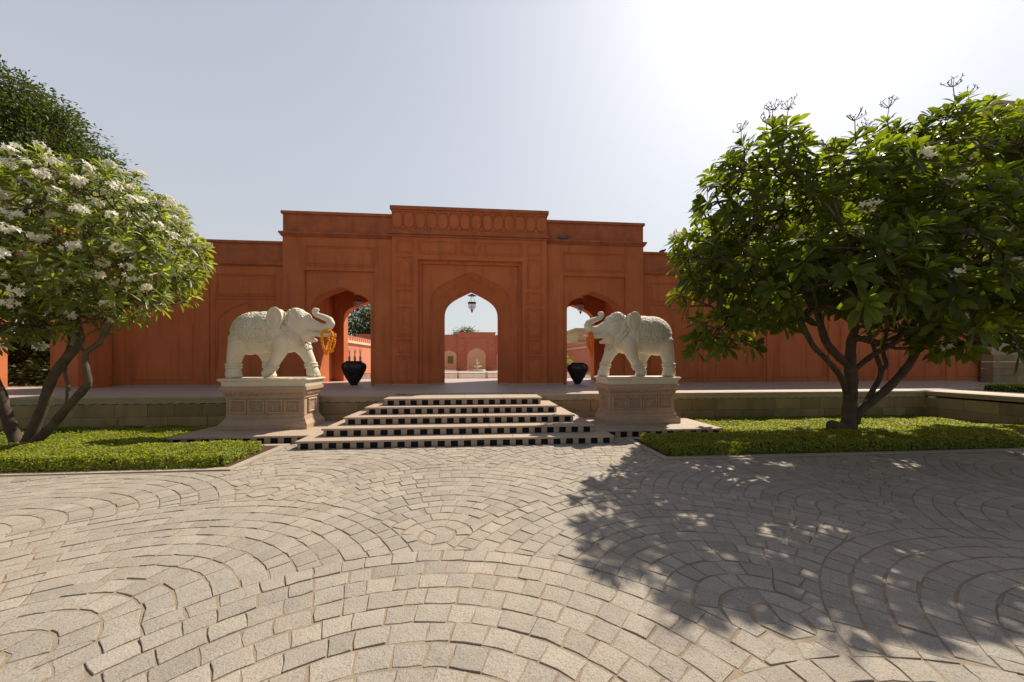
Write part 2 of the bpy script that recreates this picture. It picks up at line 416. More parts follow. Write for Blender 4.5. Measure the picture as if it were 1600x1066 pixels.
    o = link_mesh("paving", me, None, ['cobble']); tag(o, kind='structure')
make_paving()

# kerbs round the two planting beds
def kerb(name, runs, label):
    e = empty(name, (runs[0][0], runs[0][2], 0), label, "kerb", "flush stone kerbs round the planting beds")
    for r in runs:
        mb = MB(); x0, x1, y0, y1 = r; horiz = (x1 - x0) > (y1 - y0); L = (x1 - x0) if horiz else (y1 - y0); n = max(1, round(L / .75))
        for k in range(n):
            a, b = k / n, (k + 1) / n
            if horiz: mb.box(x0 + L * a + .003, x0 + L * b - .003, y0, y1, -.02, .02 + R.uniform(-.002, .002))
            else: mb.box(x0, x1, y0 + L * a + .003, y0 + L * b - .003, -.02, .02 + R.uniform(-.002, .002))
        mb.build("kerb_run", 'kerb', e, bevel=.004)
kerb("bed_kerb", [(-14, -3.66, 5.63, 5.75), (-3.78, -3.66, 5.754, 7.15), (-5.0, -3.66, 7.154, 7.30)], "pale flush kerb edging the planting bed left of the steps")
kerb("bed_kerb", [(3.0, 15, 5.63, 5.75), (3.0, 3.12, 5.754, 7.15), (3.0, 4.4, 7.154, 7.30)], "pale flush kerb edging the planting bed right of the steps")
s = MB()
s.box(-14, -3.785, 5.755, 7.15, -.02, .012); s.box(-14, -5.98, 7.15, 9.3, -.02, .012)
s.box(3.125, 14.9, 5.755, 7.15, -.02, .012); s.box(5.33, 12.75, 7.15, 9.3, -.02, .012)
tag(s.build("soil", 'soil'), kind='structure')

# ------------------------------------------------------------------ terrace
t = MB()
def slabs(x0, x1, y0, y1, n, m_, zt):
    for i in range(n):
        for j in range(m_):
            xa = x0 + (x1 - x0) * i / n; xb = x0 + (x1 - x0) * (i + 1) / n; ya = y0 + (y1 - y0) * j / m_; yb = y0 + (y1 - y0) * (j + 1) / m_
            t.box(xa + .003, xb - .003, ya + .003, yb - .003, zt - .05, zt, t=.5)
slabs(-26, 26, 9.58, 17.58, 58, 9, PZ)
t.add([(-60, 9.55, PZ - .012), (60, 9.55, PZ - .012), (60, 90, PZ - .012), (-60, 90, PZ - .012)], [(0, 1, 2, 3)])
t.add([(13.2, 4.9, PZ - .012), (60, 4.9, PZ - .012), (60, 9.55, PZ - .012), (13.2, 9.55, PZ - .012)], [(0, 1, 2, 3)])
tag(t.build("terrace_floor", 'floor'), kind='structure')

def retaining(name, x0, x1, label, turn=False):
    e = empty(name, ((x0 + x1) / 2, 9.3, 0), label, "wall", "stone retaining walls of the terrace")
    L = x1 - x0
    c = MB(); n = round(L / 1.1)
    for k in range(n): c.box(x0 + L * k / n + .002, x0 + L * (k + 1) / n - .002, 9.19, 9.57, PZ - .06, PZ + R.uniform(-.001, .001))
    if turn:
        for k in range(4): c.box(12.72, 13.2, 9.186 - 1.07 * (k + 1) + .002, 9.186 - 1.07 * k - .002, PZ - .06, PZ)
    c.build("coping", 'coping', e, bevel=.006)
    c = MB(); c.box(x0, x1 + (.1 if turn else 0), 9.225, 9.56, PZ - .125, PZ - .062); n = int(L / .12)
    for k in range(n): c.box(x0 + L * (k + .02) / n, x0 + L * (k + .98) / n, 9.232, 9.32, PZ - .160 - .012 * (k % 2), PZ - .126)
    if turn: c.box(12.76, 13.19, 4.93, 9.22, PZ - .125, PZ - .062)
    c.build("moulding", 'coping', e)
    def course(nm, z0, z1, y, w):
        b = MB(); x = x0
        while x < x1 - .05:
            xn = min(x1, x + w * R.uniform(.75, 1.25)); b.box(x + .005, xn - .005, y + R.uniform(0, .008), y + .3, z0 + .002, z1 - .002, t=R.random()); x = xn
        if turn:
            yy = y - .004
            while yy > 4.95:
                yn = max(4.94, yy - w * R.uniform(.75, 1.25)); b.box(12.79 + (y - 9.25) + R.uniform(0, .003), 13.1, yn + .003, yy - .003, z0 + .002, z1 - .002, t=R.random()); yy = yn
        b.build(nm, 'wallstone', e, bevel=.006, tone=True)
    course("stone_course", .30, PZ - .176, 9.25, .75)
    course("stone_course", -.02, .30, 9.235, .9)
retaining("retaining_wall", -24, XC - 1.8, "mossy yellow-brown retaining wall under the terrace, left of the steps")
retaining("retaining_wall", XC + 1.8, 12.8, "yellow-brown retaining wall under the terrace, right of the steps, turning forward behind the tree", True)
w = MB(); w.box(-1.9, 1.2, 9.31, 9.55, -.02, PZ - .01); w.box(13.11, 40, 4.95, 5.2, -.02, PZ - .02)
tag(w.build("terrace_core", 'wallstone', tone=True), kind='structure')

# ------------------------------------------------------------------ steps and platforms
def tiled_block(e, x0, x1, y0, y1, z0, z1, sides=True, left=True, right=True):
    """riser with black tiles and a tread slab with a nosing"""
    b = MB(); b.box(x0 + .03, x1 - .03, y0 + .03, y1, z0, z1 - .042)
    n = max(2, round((x1 - x0 - .06) / .25)); L = x1 - x0 - .06; zt0, zt1 = z0 + .002, z1 - .043
    for k in range(n):
        xa = x0 + .03 + L * (k + .23) / n; b.box(xa, xa + L / n * .54, y0 + .027, y0 + .05, zt0, zt1, 1)
        for q in (0, 1): b.box(xa + L / n * (.5 * q) - .0015, xa + L / n * (.5 * q) + .0015, y0 + .0285, y0 + .04, z0, z1 - .043, 2)
    n2 = max(1, round((y1 - y0) / .25)); L2 = y1 - y0 - .03
    for k in range(n2):
        ya = y0 + .03 + L2 * (k + .25) / n2
        if left: b.box(x0 + .027, x0 + .05, ya, ya + L2 / n2 * .5, zt0, zt1, 1)
        if right: b.box(x1 - .05, x1 - .027, ya, ya + L2 / n2 * .5, zt0, zt1, 1)
    b.build("riser", ['step', 'black', 'soil'], e)
    s_ = MB(); n = max(1, round((x1 - x0) / 1.0)); L = x1 - x0
    for k in range(n): s_.box(x0 + L * k / n + (.0015 if k else 0), x0 + L * (k + 1) / n - (.0015 if k < n - 1 else 0), y0, y1, z1 - .04, z1 + R.uniform(-.001, .0))
    s_.build("tread", 'step', e, bevel=.008)
st = empty("staircase", (XC, 6.85, 0), "five-step pyramid staircase with black and cream checkered risers in front of the central arch", "staircase")
YS = [6.85, 7.24, 7.63, 8.0, 8.3]; WS = [6.0, 5.43, 4.85, 4.25, 3.62]; XS = [-.36, -.35, -.37, -.36, -.36]
for i in range(5):
    tiled_block(st, XS[i] - WS[i] / 2, XS[i] + WS[i] / 2, YS[i], 9.18 if i == 4 else 9.17 - i * .003, max(-.02, .155 * i) if i else -.02, .155 * (i + 1))
pl = empty("stone_platform", (-4.66, 7.4, 0), "low checkered platform carrying the left elephant's pedestal", "platform", "low stone platforms beside the steps")
tiled_block(pl, -5.96, -3.365, 7.4, 9.22, -.02, .154, right=False)
pr = empty("stone_platform", (4.0, 7.4, 0), "low checkered platform carrying the right elephant's pedestal", "platform", "low stone platforms beside the steps")
tiled_block(pr, 2.645, 5.31, 7.4, 9.22, -.02, .154, left=False)

# ------------------------------------------------------------------ pedestals
def ring_profile(mb, cx, cy, hx, hy, prof, m=0):
    """sweep a (offset,z) profile round a rectangle"""
    v = []; f = []
    for o_, z in prof:
        v += [(cx - hx - o_, cy - hy - o_, z), (cx + hx + o_, cy - hy - o_, z), (cx + hx + o_, cy + hy + o_, z), (cx - hx - o_, cy + hy + o_, z)]
    for i in range(len(prof) - 1):
        for k in range(4): a = i * 4 + k; b = i * 4 + (k + 1) % 4; f.append((a, b, b + 4, a + 4))
    f.append((3, 2, 1, 0)); e_ = (len(prof) - 1) * 4; f.append((e_, e_ + 1, e_ + 2, e_ + 3)); mb.add(v, f, m)
def pedestal(cx, label):
    cy = 8.55; z0 = .155; e = empty("pedestal", (cx, cy, z0), label, "pedestal", "carved pedestals under the elephants")
    hx, hy = .80, .36
    b = MB(); ring_profile(b, cx, cy, hx, hy, [(.10, z0), (.10, z0 + .10), (.085, z0 + .125), (.05, z0 + .17), (.03, z0 + .21), (.035, z0 + .225), (.012, z0 + .235), (.012, z0 + .255), (0, z0 + .26), (0, z0 + .30)])
    b.build("base_moulding", 'pink', e)
    b = MB(); ring_profile(b, cx, cy, hx - .002, hy - .002, [(-.004, z0 + .30), (-.004, z0 + .67)]); b.build("shaft", 'pink', e)
    yf = cy - hy
    def panel_box(x0, x1, side=0):
        p = MB(); zz0, zz1 = z0 + .325, z0 + .645
        if side == 0:
            frame(p, x0, x1, zz0, zz1, yf, .05, .03); frame(p, x0 + .06, x1 - .06, zz0 + .06, zz1 - .06, yf, .02, .012)
            p.box(x0 + .085, x1 - .085, yf - .006, yf + .02, zz0 + .085, zz1 - .085, 1)
        else:
            xs = cx + side * hx
            q = MB(); frame(q, x0, x1, zz0, zz1, 0, .05, .03); frame(q, x0 + .06, x1 - .06, zz0 + .06, zz1 - .06, 0, .02, .012)
            vv = [(xs - side * (y), cy + x, z) for x, y, z in q.v]; p.add(vv, [tuple(reversed(f_)) if side > 0 else f_ for f_ in q.f])
            p.box(xs - .02, xs + .006, cy + x0 + .085, cy + x1 - .085, zz0 + .085, zz1 - .085, 1) if side > 0 else p.box(xs - .006, xs + .02, cy + x0 + .085, cy + x1 - .085, zz0 + .085, zz1 - .085, 1)
        p.build("relief_panel", ['pink', 'pink_carved'], e)
    for k in range(4): panel_box(cx - .74 + k * .37 + .006, cx - .74 + (k + 1) * .37 - .006)
    for sd in (-1, 1): panel_box(-.2, .2, sd)
    for sx in (-1, 1):
        for sy in (-1, 1): b = MB(); b.lathe([(.03, 0), (.03, .02), (.02, .03), (.02, .33), (.03, .34), (.03, .365)], (cx + sx * (hx - .018), cy + sy * (hy - .018), z0 + .30), 12); b.build("corner_colonnette", 'pink', e)
    b = MB(); ring_profile(b, cx, cy, hx, hy, [(0, z0 + .665), (.02, z0 + .67), (.02, z0 + .69), (.01, z0 + .70), (.014, z0 + .715), (.05, z0 + .80), (.06, z0 + .83), (.085, z0 + .84), (.085, z0 + .915)])
    # acanthus drops on the flared frieze
    n = 22
    for k in range(n):
        x = cx - hx + (2 * hx) * (k + .5) / n; b.ball((x, cy - hy - .037, z0 + .765), (.03, .018, .045), 1, 8)
    for k in range(10):
        y = cy - hy + 2 * hy * (k + .5) / 10
        for sd in (-1, 1): b.ball((cx + sd * (hx + .037), y, z0 + .765), (.018, .03, .045), 1, 8)
    b.build("frieze", ['pink', 'pink_carved'], e)
    b = MB(); ring_profile(b, cx, cy, hx, hy, [(.04, z0 + .915), (.05, z0 + .92), (.055, z0 + .955), (.065, z0 + 1.02), (.10, z0 + 1.045), (.11, z0 + 1.06), (.11, z0 + 1.08), (.09, z0 + 1.092)])
    b.build("plinth_slab", 'marble', e)
PX = (-4.62, 3.83)
pedestal(PX[0], "pink sandstone pedestal with four square relief panels, left of the steps")
pedestal(PX[1], "pink sandstone pedestal with four square relief panels, right of the steps")
PTOP = .155 + 1.092

# ------------------------------------------------------------------ elephants
def chain(mb, pts, step=.3, seg=14, sy=1.0):
    """spheres along a path of (x,y,z,r); they are fused by a voxel remesh"""
    for a, b in zip(pts[:-1], pts[1:]):
        a = np.array(a, float); b = np.array(b, float); L = np.linalg.norm(b[:3] - a[:3]); n = max(1, int(L / (min(a[3], b[3]) * step)))
        for i in range(n + 1):
            p = a + (b - a) * i / n; mb.ball(p[:3], (p[3], p[3] * sy, p[3]), 0, seg)
def elephant_solid():
    m = MB()
    # trunk of the body
    m.ball((-.36, 0, 1.00), (.50, .37, .47), seg=28); m.ball((-.14, 0, 1.04), (.46, .36, .44), seg=28)
    m.ball((.10, 0, .99), (.42, .34, .45), seg=28); m.ball((-.52, 0, .93), (.34, .34, .42), seg=28)
    m.ball((.32, 0, .94), (.33, .29, .38), seg=24)
    # neck and head
    m.ball((.38, 0, 1.16), (.24, .24, .36), seg=24)
    m.ball((.58, 0, 1.20), (.27, .23, .30), seg=24)
    for s_ in (-1, 1): m.ball((.52, s_ * .075, 1.40), (.165, .13, .175), seg=20)
    m.ball((.68, 0, 1.34), (.15, .13, .15), seg=20)
    m.ball((.70, 0, 1.02), (.20, .16, .19), seg=20)
    chain(m, [(.62, 0, 1.18, .21), (.78, 0, 1.20, .165), (.95, 0, 1.14, .125), (1.10, 0, 1.12, .105), (1.20, 0, 1.165, .094), (1.25, 0, 1.24, .085), (1.22, 0, 1.315, .077),
              (1.13, 0, 1.365, .070), (1.02, 0, 1.405, .063), (.93, 0, 1.44, .058), (.885, 0, 1.485, .056)], .22)
    chain(m, [(.885, 0, 1.485, .056), (.90, 0, 1.53, .066), (.955, 0, 1.545, .042)], .25)
    # lower jaw
    chain(m, [(.66, 0, .93, .12), (.80, 0, .875, .075), (.90, 0, .845, .045), (.935, 0, .84, .03)], .25)
    # tusk roots and tusks
    for s_ in (-1, 1): chain(m, [(.80, s_ * .105, 1.02, .07), (.95, s_ * .125, .985, .05), (1.12, s_ * .125, .975, .036), (1.31, s_ * .10, 1.0, .024)], .3, 12)
    # legs: near hind, far hind, near fore (bent back), far fore (striding)
    def leg(pts): chain(m, pts, .22, 18)
    leg([(-.60, -.15, .80, .23), (-.68, -.18, .58, .165), (-.715, -.19, .36, .138), (-.725, -.19, .22, .135), (-.725, -.19, .09, .155)])
    leg([(-.42, .15, .80, .23), (-.27, .18, .58, .155), (-.20, .18, .36, .118), (-.19, .18, .20, .115), (-.19, .18, .08, .135)])
    leg([(.28, -.15, .82, .21), (.23, -.18, .60, .155), (.16, -.19, .42, .120), (.09, -.19, .28, .105), (.01, -.19, .17, .11), (-.05, -.19, .10, .095), (-.065, -.19, .06, .06)])
    leg([(.47, .14, .80, .20), (.62, .16, .58, .145), (.715, .17, .38, .12), (.755, .17, .22, .118), (.785, .17, .09, .145)])
    for (cx, cy, rr_) in ((-.725, -.19, .152), (-.19, .18, .132), (.785, .17, .142)):
        for a in (-1.0, -.5, 0, .5, 1.0): m.ball((cx + rr_ * math.cos(a), cy + rr_ * math.sin(a), .04), (.022, .028, .035), 0, 10)
    # ears: thin dished discs
    for s_ in (-1, 1):
        m2 = MB()
        m2.ball((0, 0, 0), (.155, .026, .235), seg=24)
        chain(m2, [(.155 * math.cos(a), 0, .235 * math.sin(a) if a < math.pi * 1.15 or a > math.pi * 1.85 else .235 * math.sin(a), .026) for a in [2 * math.pi * k / 24 for k in range(25)]], .5, 10)
        chain(m2, [(.02, 0, -.18, .06), (.03, 0, -.27, .03)], .4, 12, .5)
        rot = Matrix.Rotation(s_ * .10, 3, 'Z') @ Matrix.Rotation(-s_ * .06, 3, 'X') @ Matrix.Rotation(.10, 3, 'Y')
        vv = []
        for p in m2.v:
            q = rot @ Vector(p); vv.append((q.x + .19, q.y + s_ * .325, q.z + 1.30))
        m.add(vv, m2.f)
        m.ball((.28, s_ * .26, 1.36), (.10, .10, .16), seg=16)
        for (ax, az) in ((.02, .20), (-.05, .16), (.08, .14), (-.08, .02), (.09, 0)):
            vv = []; m3 = MB(); chain(m3, [(.03, -s_ * .0 + s_ * .022, -.16, .010), (ax * .6, s_ * .026, az * .4 - .05, .012), (ax, s_ * .022, az, .009)], .5, 8)
            for p in m3.v:
                q = rot @ Vector(p); vv.append((q.x + .19, q.y + s_ * .325, q.z + 1.30))
            m.add(vv, m3.f)
        # brow, eye
        m.ball((.735, s_ * .165, 1.23), (.035, .022, .022), seg=12)
    # tail
    chain(m, [(-.80, 0, 1.12, .045), (-.865, 0, .98, .035), (-.875, 0, .75, .026), (-.86, 0, .50, .024), (-.85, 0, .40, .034), (-.84, 0, .30, .02)], .35, 10)
    return m
def remeshed(mb, voxel, smooth_it):
    me = bpy.data.meshes.new("tmp"); me.from_pydata(mb.v, [], mb.f); o = bpy.data.objects.new("tmp", me); col.objects.link(o)
    md = o.modifiers.new("r", 'REMESH'); md.mode = 'VOXEL'; md.voxel_size = voxel
    sm = o.modifiers.new("s", 'SMOOTH'); sm.factor = .5; sm.iterations = smooth_it
    dg = bpy.context.evaluated_depsgraph_get(); ev = o.evaluated_get(dg); me2 = bpy.data.meshes.new_from_object(ev)
    bpy.data.objects.remove(o); bpy.data.meshes.remove(me); return me2
body_me = remeshed(elephant_solid(), .0125, 5)
nv = len(body_me.vertices); BV = np.zeros(nv * 3); body_me.vertices.foreach_get("co", BV); BV = BV.reshape(-1, 3)
BV[:, 2] = np.maximum(BV[:, 2], 0.0)
BF = [tuple(p.vertices) for p in body_me.polygons]
BN = np.zeros((nv, 3))
for f in BF:
    a = BV[f[1]] - BV[f[0]]; b = BV[f[2]] - BV[f[0]]; nrm = np.cross(a, b)
    for i in f: BN[i] += nrm
BN = unit(BN)
def shell(fn, th, thick_fn=None):
    keep = fn(BV, BN); idx = {}; V = []; F = []; faces = [f for f in BF if all(keep[i] for i in f)]
    def gi(i):
        if i not in idx:
            idx[i] = len(V); tt = th if thick_fn is None else thick_fn(BV[i]); V.append(BV[i] + BN[i] * tt)
        return idx[i]
    ec = {}
    for f in faces:
        g_ = tuple(gi(i) for i in f); F.append(g_)
        for a, b in zip(f, f[1:] + f[:1]): ec[(a, b)] = 1
    low = {}
    for (a, b) in list(ec):
        if (b, a) not in ec:
            for i in (a, b):
                if i not in low: low[i] = len(V); V.append(BV[i] - BN[i] * .004)
            F.append((gi(b), gi(a), low[a], low[b]))
    return np.array(V), F
def torso(v): return (np.abs(v[:, 1]) > -1)
SH = {}
def blanket(v, n):
    x, y, z = v.T; zlo = .80 + .02 * np.sin(x * 9)
    ear = ((x - .20) ** 2 / .19 ** 2 + (z - 1.35) ** 2 / .29 ** 2 < 1) & (np.abs(y) > .28)
    return (x > -.80) & (x < .13) & (z > zlo) & ~((x < -.74) & (z < 1.02)) & ~ear
def blanket_th(p):
    z = p[2]; return .020 if z > .90 else (.034 if z > .865 else .018)
SH['saddle_cloth'] = shell(blanket, .016, blanket_th)
def plane_band(a, b, w, lo=None):
    """band about the plane through the side-view points a and b"""
    a = np.array(a); b = np.array(b); d = (b - a) / np.linalg.norm(b - a); nx, nz = -d[1], d[0]
    def fn(v, n):
        x, y, z = v.T; s_ = (x - a[0]) * nx + (z - a[1]) * nz; u_ = (x - a[0]) * d[0] + (z - a[1]) * d[1]
        ear = ((x - .20) ** 2 / .19 ** 2 + (z - 1.35) ** 2 / .30 ** 2 < 1) & (np.abs(y) > .28)
        k = (np.abs(s_) < w) & ~ear
        if lo: k &= (u_ > lo[0]) & (u_ < lo[1])
        return k
    return fn
SH['collar'] = shell(plane_band((.27, 1.20), (.66, .74), .050, (-.1, .72)), .026)
SH['collar_edge'] = shell(plane_band((.305, 1.225), (.70, .77), .014, (-.1, .72)), .040)
SH['head_band'] = shell(plane_band((.40, 1.1), (.385, 1.6), .030, (.08, 1)), .022)
SH['forehead_net'] = shell(lambda v, n: (v[:, 0] > .44) & (v[:, 0] < .73) & (v[:, 2] > 1.40 - .35 * (v[:, 0] - .44)) & (v[:, 2] < 1.62), .008)
LEGS = [(-.72, -.19, .27, 0), (-.19, .18, .27, 0), (.085, -.19, .27, .62), (.745, .17, .28, -.18)]
def anklet(cx, cy, z, ang, dz, tr):
    """torus fitted round the leg in a plane tilted by ang"""
    ca, sa = math.cos(ang), math.sin(ang)
    dx = BV[:, 0] - cx; dzv = BV[:, 2] - z; ax = dx * sa + dzv * ca - dz; u_ = dx * ca - dzv * sa; w_ = BV[:, 1] - cy
    near = (np.abs(ax) < .02) & (np.hypot(u_, w_) < .22); th = np.arctan2(w_[near], u_[near]); rr_ = np.hypot(u_[near], w_[near])
    nb = 40; pts = []; rads = []
    for k in range(nb):
        t0 = -math.pi + 2 * math.pi * k / nb; dd = np.abs((th - t0 + math.pi) % (2 * math.pi) - math.pi); q = rr_[dd < .25]
        rads.append(np.median(q) if len(q) else np.nan)
    rads = np.array(rads); rads[np.isnan(rads)] = np.nanmedian(rads); rads = np.minimum(rads, np.nanmedian(rads) * 1.15)
    rads = sum(np.roll(rads, q) for q in (-2, -1, 0, 1, 2)) / 5
    for k in range(nb + 1):
        t0 = -math.pi + 2 * math.pi * k / nb; r_ = rads[k % nb] + tr * .35; u0 = r_ * math.cos(t0)
        pts.append((cx + u0 * ca + dz * sa, cy + r_ * math.sin(t0), z - u0 * sa + dz * ca))
    m_ = MB(); m_.tube(pts, tr, 8, cap=False); return np.array(m_.v), m_.f
ANK = []
for (cx, cy, z, ang) in LEGS:
    for dz in (-.035, .0, .035): ANK.append(anklet(cx, cy, z, ang, dz, .021 if dz else .016))
def build_elephant(x0, mir, label):
    e = empty("elephant_statue", (x0, 8.55, PTOP), label, "statue", "carved marble elephant statues")
    def put(name, V, F, mt, sm=True):
        V = np.array(V); V = V * np.array([mir, 1, 1]); F = [tuple(reversed(f)) for f in F] if mir < 0 else F
        me = bpy.data.meshes.new(name); me.from_pydata(V.tolist(), [], F)
        if sm: me.polygons.foreach_set("use_smooth", [True] * len(me.polygons))
        me.update(); return link_mesh(name, me, e, [mt])
    put("body", BV, BF, 'marble')
    for k, (V, F) in SH.items():
        put(k.replace('collar_edge', 'collar_trim'), V, F, 'marble' if k in ('collar_edge',) else 'marble_carved')
    for i in range(4):
        V = []; F = []
        for (v, f) in ANK[i * 3:i * 3 + 3]:
            b = len(V); V += v.tolist(); F += [tuple(q + b for q in ff) for ff in f]
        put("anklet", V, F, 'marble')
    return e
build_elephant(PX[0] - .03, 1, "white marble elephant facing right with raised trunk, on the pedestal left of the steps")
build_elephant(PX[1] + .03, -1, "white marble elephant facing left with raised trunk, on the pedestal right of the steps")

# garlands hung on the tusks
def garland(cx, mir, loops, mt, label):
    e = empty("flower_garland", (cx, 8.55, PTOP + .95), label, "garland", "marigold garlands on the elephants' tusks")
    for pts in loops:
        m = MB(); P = []
        for a, b in zip(pts[:-1], pts[1:]):
            a = Vector(a); b = Vector(b); n = max(1, int((b - a).length / .022))
            P += [a + (b - a) * i / n for i in range(n)]
        for p in P:
            for _ in range(2):
                q = Vector((p.x * mir + R.uniform(-.012, .012), p.y + R.uniform(-.014, .014), p.z + R.uniform(-.008, .008)))
                m.ball((cx + q.x, 8.55 + q.y, PTOP + q.z), R.uniform(.021, .029), 0, 7)
        m.build("flower_strand", mt, e)
def smooth_loop(pts, n=6):
    out = []
    P = [Vector(p) for p in pts]
    for i in range(len(P) - 1):
        p0 = P[max(i - 1, 0)]; p1 = P[i]; p2 = P[i + 1]; p3 = P[min(i + 2, len(P) - 1)]
        for k in range(n):
            t_ = k / n; out.append(.5 * ((2 * p1) + (p2 - p0) * t_ + (2 * p0 - 5 * p1 + 4 * p2 - p3) * t_ ** 2 + (3 * p1 - p0 - 3 * p2 + p3) * t_ ** 3))
    return out + [P[-1]]
lpL = [smooth_loop([(1.13, -.13, 1.02), (1.12, -.17, .95), (1.13, -.17, .80), (1.16, -.15, .64), (1.20, -.13, .53), (1.25, -.12, .66), (1.30, -.12, .80), (1.32, -.11, .93), (1.28, -.10, 1.04), (1.20, -.10, 1.06), (1.13, -.13, 1.02)]),
       smooth_loop([(1.15, -.10, 1.05), (1.22, -.02, .98), (1.25, .08, 1.04), (1.15, .13, .98), (1.15, .15, .80), (1.20, .13, .60), (1.27, .12, .75), (1.30, .10, .98)])]
garland(PX[0] - .03, 1, lpL, 'marigold', "orange marigold garland looped over the tusks of the left elephant")
lpR = [smooth_loop([(1.17, -.13, 1.0), (1.16, -.17, .9), (1.18, -.16, .72), (1.20, -.15, .50), (1.22, -.14, .62), (1.24, -.13, .85), (1.25, -.11, 1.02), (1.20, -.10, 1.05), (1.17, -.13, 1.0)]),
       smooth_loop([(1.20, -.08, 1.05), (1.24, -.14, .95), (1.27, -.14, .8), (1.22, -.15, .62), (1.15, -.14, .8), (1.17, 0, 1.0), (1.21, .12, 1.02), (1.19, .14, .7)])]
garland(PX[1] + .03, -1, lpR, 'marigold_r', "orange-red flower garland bunched on the tusks of the right elephant")

# ------------------------------------------------------------------ gatehouse
gh = empty("gatehouse", (XC, 14.8, PZ), "terracotta gatehouse with tall central pointed arch and two lower side arches", "gatehouse")
CXL, CXR = XC - 4.56, XC + 4.58
xL0, xL1, xR0, xR1 = XC - 6.47, XC - 2.73, XC + 2.74, XC + 6.48
# central bay
m = MB()
wall(m, xL1, xR0, PZ, 6.0, 12.85, 12.97, [('rect', XC - 1.85, XC + 1.85, 5.22)])
m.build("wall", 'terra', gh, tri=True)
m = MB()
wall(m, xL1 + .01, xR0 - .01, PZ, 5.99, 12.972, 13.04, [('rect', XC - 1.73, XC + 1.73, 5.10)])
m.build("recess_border", 'terra', gh, tri=True)
m = MB()
wall(m, xL1 + .02, xR0 - .02, PZ, 6.9, 13.042, 13.10, [('arch', XC, 1.46, 3.62, 4.86)])
# splayed reveal
a1 = arch_pts(XC, 1.46, 3.62, 4.86); a2 = arch_pts(XC, 1.0, 3.27, 4.25)
a1 = [(XC + 1.46, PZ)] + a1 + [(XC - 1.46, PZ)]; a2 = [(XC + 1.0, PZ)] + a2 + [(XC - 1.0, PZ)]
n = len(a1); m.add([(x, 13.10, z) for x, z in a1] + [(x, 13.50, z) for x, z in a2], [(i, i + n, i + n + 1, i + 1) for i in range(n - 1)])
m.build("arch_reveal", 'terra', gh, tri=True)
m = MB(); wall(m, xL1 + .02, xR0 - .02, PZ, 6.9, 13.50, 13.75, [('arch', XC, 1.0, 3.27, 4.25)])
m.build("inner_arch", 'terra', gh, tri=True)
# side bays
for cx, x0, x1 in ((CXL, xL0, xL1 - .002), (CXR, xR0 + .002, xR1)):
    m = MB(); wall(m, x0, x1, PZ, 5.96, 13.05, 13.13, [('rect', cx - 1.19, cx + 1.19, 4.80)]); m.build("wall", 'terra', gh, tri=True)
    m = MB(); wall(m, x0 + .01, x1 - .01, PZ, 5.95, 13.132, 13.75, [('arch', cx, 1.02, 3.5, 4.25)]); m.build("arched_wall", 'terra', gh, tri=True)
    m = MB(); wall(m, x0, x1, PZ, 6.75, 16.2, 16.7, [('arch', cx, 1.02, 3.5, 4.25)]); m.build("rear_wall", 'terra', gh, tri=True)
m = MB(); wall(m, xL1, xR0, PZ, 6.75, 16.202, 16.702, [('arch', XC, 1.5, 3.75, 4.90)]); m.build("rear_wall", 'terra', gh, tri=True)
m = MB(); m.box(xL0 + .01, xL0 + .45, 13.752, 16.198, PZ, 6.7); m.build("end_wall", 'terra', gh)
m = MB(); m.box(xR1 - .45, xR1 - .01, 13.752, 16.198, PZ, 6.7); m.build("end_wall", 'terra', gh)
m = MB(); m.box(xL0 + .46, xR1 - .46, 13.752, 16.198, 5.1, 5.4); m.build("ceiling", 'terra', gh)
for xx in (XC - 2.55, XC + 2.55):    # cross arches inside
    m = MB(); m.box(xx - .2, xx + .2, 13.752, 14.2, PZ, 5.1); m.box(xx - .2, xx + .2, 15.75, 16.198, PZ, 5.1); m.box(xx - .2, xx + .2, 14.2, 15.75, 4.3, 5.1)
    m.build("interior_pier", 'terra', gh)
# parapets and cornices
m = MB(); m.box(xL1 - .02, xR0 + .02, 12.87, 13.45, 6.17, 6.94); m.build("parapet", 'terra_trim', gh)
m = MB(); m.box(xL1 - .07, xR0 + .07, 12.79, 13.5, 6.942, 7.07); m.build("parapet_cap", 'terra_trim', gh, bevel=.01)
m = MB()
for z0, z1, p in ((6.001, 6.045, .05), (6.045, 6.085, .025), (6.085, 6.17, .075)): m.box(xL1 - p, xR0 + p, 12.85 - p, 13.40, z0, z1)
k = 62
for i in range(k): m.ball((xL1 + (xR0 - xL1) * (i + .5) / k, 12.79, 6.13), (.032, .02, .03), 0, 6)
m.build("cornice", 'terra_trim', gh)
m = MB(); n = 14; W = xR0 - xL1 + .02
for i in range(n):                 # rounded plaques with lotus stems between
    cx = xL1 + W * (i + .5) / n - .01; hw = W / n * .5
    pts = []
    for q in range(16):
        a = 2 * math.pi * q / 16; sx_ = math.copysign(abs(math.cos(a)) ** .85, math.cos(a)); sz_ = math.copysign(abs(math.sin(a)) ** .85, math.sin(a)); pts.append((cx + hw * .86 * sx_, 6.585 + .265 * sz_))
    v = [(x, 12.845, z) for x, z in pts] + [(x * .9 + cx * .1, 12.83, z * .9 + 6.58 * .1) for x, z in pts] + [(x, 12.9, z) for x, z in pts]
    f = [tuple(range(16, 32))] + [(q, (q + 1) % 16, (q + 1) % 16 + 16, q + 16) for q in range(16)] + [(q + 32, (q + 1) % 16 + 32, (q + 1) % 16, q) for q in range(16)]
    m.add(v, f)
    x = cx + hw
    if i < n - 1:
        m.ball((x, 12.86, 6.34), (.045, .022, .07), 0, 8); m.ball((x, 12.86, 6.85), (.05, .022, .045), 0, 8)
m.box(xL1, xR0, 12.84, 12.9, 6.175, 6.25); m.box(xL1, xR0, 12.84, 12.9, 6.885, 6.94)
m.build("parapet_frieze", 'terra', gh)
